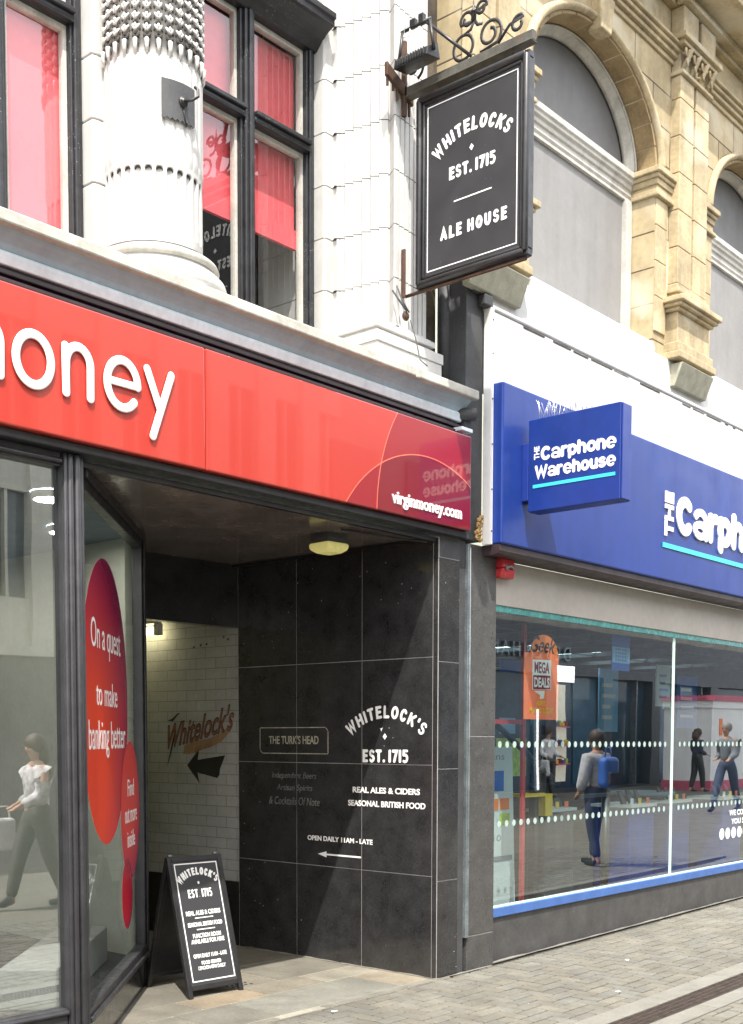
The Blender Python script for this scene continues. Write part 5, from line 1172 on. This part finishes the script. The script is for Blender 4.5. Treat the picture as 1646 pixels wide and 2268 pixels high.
while x < 16.9:
    g.box(x, x+.45, -7.2, -6.98, 3.1, 8.9); 
    for z in (3.1, 5.55, 8.15): g.box(x+.451, x+1.199, -7.2, -7.08, z, z+.75)
    g.box(x+.80, x+.85, -7.2, -7.1, 3.851, 5.549); g.box(x+.80, x+.85, -7.2, -7.1, 6.301, 8.149)
    x += 1.2
g.box(-6, 16.9, -7.3, -6.9, 2.95, 3.099); g.box(-6, 16.9, -7.4, -6.9, 8.901, 9.3)
g.build('stone_frame', m_off, ob)
g = MB(); g.box(-6, 16.9, -7.5, -7.201, 3.1, 8.9); g.build('window', mat('grey window glass', (.09, .10, .10), .12, var=.3), ob)
g = MB(); g.box(-6, 16.9, -7.5, -7.1, 0, 2.949); g.build('shop_row', mat('dull shop fronts', (.10, .09, .085), .4, var=.5, vs=.7), ob)
ki = thing('phone_kiosk', 'white and pink street kiosk with orange pictures mirrored in the phone shop glass', 'kiosk', (31.5, -4.9, 0))
g = MB(); g.box(30.4, 33.5, -5.8, -4.4, .5, 2.5); g.build('body', m_white, ki)
g = MB(); g.box(30.35, 33.55, -5.85, -4.35, .1, .499); g.box(30.3, 33.6, -5.9, -4.3, 2.70, 2.85); g.build('pink_band', mat('pink paint', (.50, .10, .16), .5), ki)
g = MB(); g.box(30.35, 33.55, -5.85, -4.35, 2.501, 2.699); g.build('sign_band', m_white, ki)
g = MB(); g.box(30.9, 31.15, -4.398, -4.38, 1.75, 2.2); g.disc((31.05, -4.39, 1.45), (1, 0, 0), (0, 0, 1), .13, 20, th=.01); g.build('picture', m_orange2, ki)
# bollard and bench-like street furniture
for i, (x, y) in enumerate(((15.0, -2.2), (18.5, -2.2))):
    t = thing('bollard', ['grey street bollard nearer of two mirrored in the shop glass', 'grey street bollard farther of two mirrored in the shop glass'][i], 'bollard', (x, y, 0), 'street bollards')
    g = MB(); g.lathe((x, y, gz(x)), [(.08, 0), (.08, .05), (.06, .07), (.055, .85), (.07, .88), (.06, .95), (.02, .99), (0, 1.0)], 16); g.build('post', m_drain, t)
# ------------------------------------------------------------------ PEOPLE (only seen mirrored)
m_skin = mat('skin', (.46, .27, .19), .55, var=.06)
def skin_obj(name, joints, edges, m, parent, levels=2, root=0):
    me = bpy.data.meshes.new(name); off = Vector(WL[parent.name]); me.from_pydata([Vector(j[0])-off for j in joints], edges, []); ob_ = bpy.data.objects.new(name, me); COL.objects.link(ob_); ob_.parent = parent
    WL[ob_.name] = tuple(off)
    sk = ob_.modifiers.new('skin', 'SKIN'); sk.use_smooth_shade = True
    sv = me.skin_vertices[0].data if me.skin_vertices else None
    if sv is None:
        bm = bmesh.new(); bm.from_mesh(me); bm.verts.layers.skin.verify(); bm.to_mesh(me); bm.free(); sv = me.skin_vertices[0].data
    for i, j_ in enumerate(joints):
        r = j_[1]; sv[i].radius = (r, r) if not isinstance(r, tuple) else r
        sv[i].use_root = (i == root)
    sb = ob_.modifiers.new('sub', 'SUBSURF'); sb.levels = levels; sb.render_levels = levels
    me.materials.append(m); return ob_
def person(label, x, y, heading, top, legs, hair_c, stride=.28, h=1.66, bag=None, hair_len=.1, arm_bend=.3, skin_legs=False):
    z0 = gz(x); s_ = h/1.7; t_ = thing('person', label, 'person', (x, y, z0))
    ch, shh = math.cos(heading), math.sin(heading)
    def W(f, l, z): return (x+ch*f*s_-shh*l*s_, y+shh*f*s_+ch*l*s_, z0+z*s_)
    J = []; E_ = []
    def j(f, l, z, r, par=None):
        J.append((W(f, l, z), tuple(q*s_ for q in r) if isinstance(r, tuple) else r*s_)); k = len(J)-1
        if par is not None: E_.append((par, k))
        return k
    pel = j(0, 0, .94, (.105, .13)); wst = j(.0, 0, 1.08, (.09, .115), pel); che = j(.01, 0, 1.27, (.105, .145), wst); shl = j(0, 0, 1.40, (.08, .12), che); nk = j(.01, 0, 1.48, .05, shl)
    hd0 = j(.02, 0, 1.55, (.07, .062), nk); hd1 = j(.025, 0, 1.62, (.092, .074), hd0); hd2 = j(.01, 0, 1.68, (.07, .062), hd1)
    j(.115, 0, 1.585, .012, hd1)   # nose
    legpts = []; armpts = []
    for sd in (1, -1):
        st_ = stride*sd
        hp = j(0, .09*sd, .90, .085, pel); kn = j(st_*.45+.03, .10*sd, .50, .058, hp); an = j(st_, .10*sd, .09, .038, kn); he = j(st_-.03, .10*sd, .045, .036, an); to = j(st_+.15, .11*sd, .035, .032, he)
        legpts.append([(hp, .085), (kn, .058), (an, .038), (to, .03)])
        sh_ = j(0, .17*sd, 1.39, .052, shl); el = j(-st_*.35-.02, .22*sd, 1.12, .040, sh_); wr = j(-st_*.35+arm_bend*.6, .20*sd, .93+arm_bend*.35, .027, el)
        J0 = Vector((-st_*.35+arm_bend*.6, .20*sd, .93+arm_bend*.35)); dv = Vector((arm_bend*.6+.03, 0, -.19+arm_bend*.35)).normalized()
        pm = J0+dv*.06; pk = j(*pm, .026, wr)
        for q in range(4):
            a_ = pm+dv*.04+Vector((0, (q-1.5)*.018, 0)); k1 = j(*a_, .0095, pk); b_ = a_+dv*(.03+.008*(1-abs(q-1.3)))+Vector((.008, 0, 0)); j(*b_, .0078, k1)
        th_ = J0+dv*.03+Vector((.03, -.01*sd, 0)); k1 = j(*th_, .010, wr); th2 = th_+dv*.035; j(*th2, .008, k1)
        armpts.append((sh_, el, wr))
    skin_obj('body', J, E_, m_skin, t_)
    # clothing: shells a little wider than the body
    def shell(name, idx, ed, grow, m, root=0): skin_obj(name, [(J[i][0], tuple(q+grow for q in J[i][1]) if isinstance(J[i][1], tuple) else J[i][1]*1.12+grow) for i in idx], ed, m, t_, 1, root)
    a1_, a2_ = armpts
    shell('top', [pel, wst, che, shl, a1_[0], a1_[1], a1_[2], a2_[0], a2_[1], a2_[2]], [(0, 1), (1, 2), (2, 3), (3, 4), (4, 5), (5, 6), (3, 7), (7, 8), (8, 9)], .030, top)
    l1, l2 = legpts
    shell('trousers', [pel, l1[0][0], l1[1][0], l1[2][0], l2[0][0], l2[1][0], l2[2][0], wst], [(0, 1), (1, 2), (2, 3), (0, 4), (4, 5), (5, 6), (0, 7)], .016, legs)
    q = MB()
    for lp in legpts:
        an_, to_ = Vector(J[lp[2][0]][0]), Vector(J[lp[3][0]][0]); q.tube([an_+Vector((0, 0, -.01)), (an_+to_)/2+Vector((0, 0, -.025)), to_+Vector((ch*.03, shh*.03, 0))], [.048*s_, .045*s_, .032*s_], 10)
    q.build('shoes', m_blackp, t_)
    q = MB(); hc = Vector(J[hd1][0])+Vector((-ch*.022, -shh*.022, .028)); q.ball(hc, .108*s_, 14, 10, (1, 1, 1.02))
    if hair_len > .1: q.tube([hc+Vector((-ch*.05, -shh*.05, 0)), hc+Vector((-ch*.07, -shh*.07, -hair_len)), hc+Vector((-ch*.06, -shh*.06, -hair_len*1.5))], [.085, .08, .03], 10)
    q.build('hair', hair_c, t_)
    q = MB()
    for sd in (1, -1): q.ball(Vector(W(.105, .033*sd, 1.615)), .011, 8, 6)
    q.tube([W(.107, .028, 1.545), W(.113, 0, 1.543), W(.107, -.028, 1.545)], .006, 6); q.build('eyes_and_mouth', m_dred, t_)
    if bag:
        bt = thing('bag', bag[1], 'bag', W(*bag[2])); q = MB(); f_, l_, z_ = bag[2]; sz = bag[3]
        pts = [W(f_+a*sz[0], l_+b*sz[1], z_+c_) for c_ in (-sz[2], sz[2]) for a, b in ((-1, -1), (1, -1), (1, 1), (-1, 1))]; q.hexa(pts); q.build('bag_body', bag[0], bt, bevel=min(sz)*.8, seg=5)
        q = MB(); q.hexa([W(f_+a*sz[0]*1.25-(.02 if sz[2] > .18 else 0), l_+b*sz[1]*.7, z_+c_) for c_ in (-sz[2]*.8, sz[2]*.05) for a, b in ((-1, -1), (1, -1), (1, 1), (-1, 1))]); q.build('pocket', m_navy if sz[2] > .18 and bag[0] is m_blue1 else bag[0], bt, bevel=.02, seg=3)
        q = MB(); q.tube([W(f_-sz[0]*.6, l_, z_+sz[2]), W(f_-sz[0]*.4, l_, z_+sz[2]+.12), W(f_+sz[0]*.4, l_, z_+sz[2]+.12), W(f_+sz[0]*.6, l_, z_+sz[2])], .010, 6); q.build('strap', bag[0], bt)
    return t_
m_hairb = mat('brown hair', (.05, .03, .02), .6, var=.3, vs=30); m_hairg = mat('grey hair', (.25, .22, .2), .6, var=.2)
m_jean = mat('denim', (.05, .07, .13), .8, var=.2); m_khaki = mat('grey green trousers', (.06, .06, .05), .8, var=.15)
m_ttop = mat('white patterned top', (.52, .50, .50), .7, var=.55, vs=16); m_jack = mat('grey jacket', (.16, .18, .21), .8, var=.15); m_navy = mat('navy top', (.03, .035, .07), .8, var=.3, vs=14); m_wbag = mat('white carrier bag', (.72, .72, .70), .5); m_tee = mat('white and black tee', (.5, .52, .55), .7, var=.3)
person('woman in a white patterned top walking with a handbag mirrored in the bank window', 6.40, -.20, rad(185), m_ttop, m_khaki, m_hairb, .26, 1.60, (m_wbag, 'white carrier bag held by the woman in the white top', (.22, .28, .72), (.13, .05, .17)), .16)
person('man with a blue backpack seen from behind mirrored in the phone shop glass', 12.64, 2.3, rad(-80), m_tee, m_jean, m_hairb, .12, 1.62, (m_blue1, 'blue backpack on the back of the man in the tee', (-.20, 0, 1.2), (.09, .15, .20)), .1, .1)
person('person in a navy patterned top standing by the kiosk in the mirror image', 29.4, -4.3, rad(30), m_navy, m_blackp, m_hairb, .1, 1.62, None, .15)
person('man in a grey jacket striding past in the mirror image of the shop glass', 22.7, -.5, rad(180), m_jack, m_jean, m_hairg, .38, 1.74)
person('walker in dark clothes carrying a white bag mirrored beside the orange poster', 24.7, -6.0, rad(90), m_white, m_blackp, m_hairb, .15, 1.66, (m_wbag, 'white bag of the walker in dark clothes', (.1, .3, .75), (.12, .06, .2)), .1)
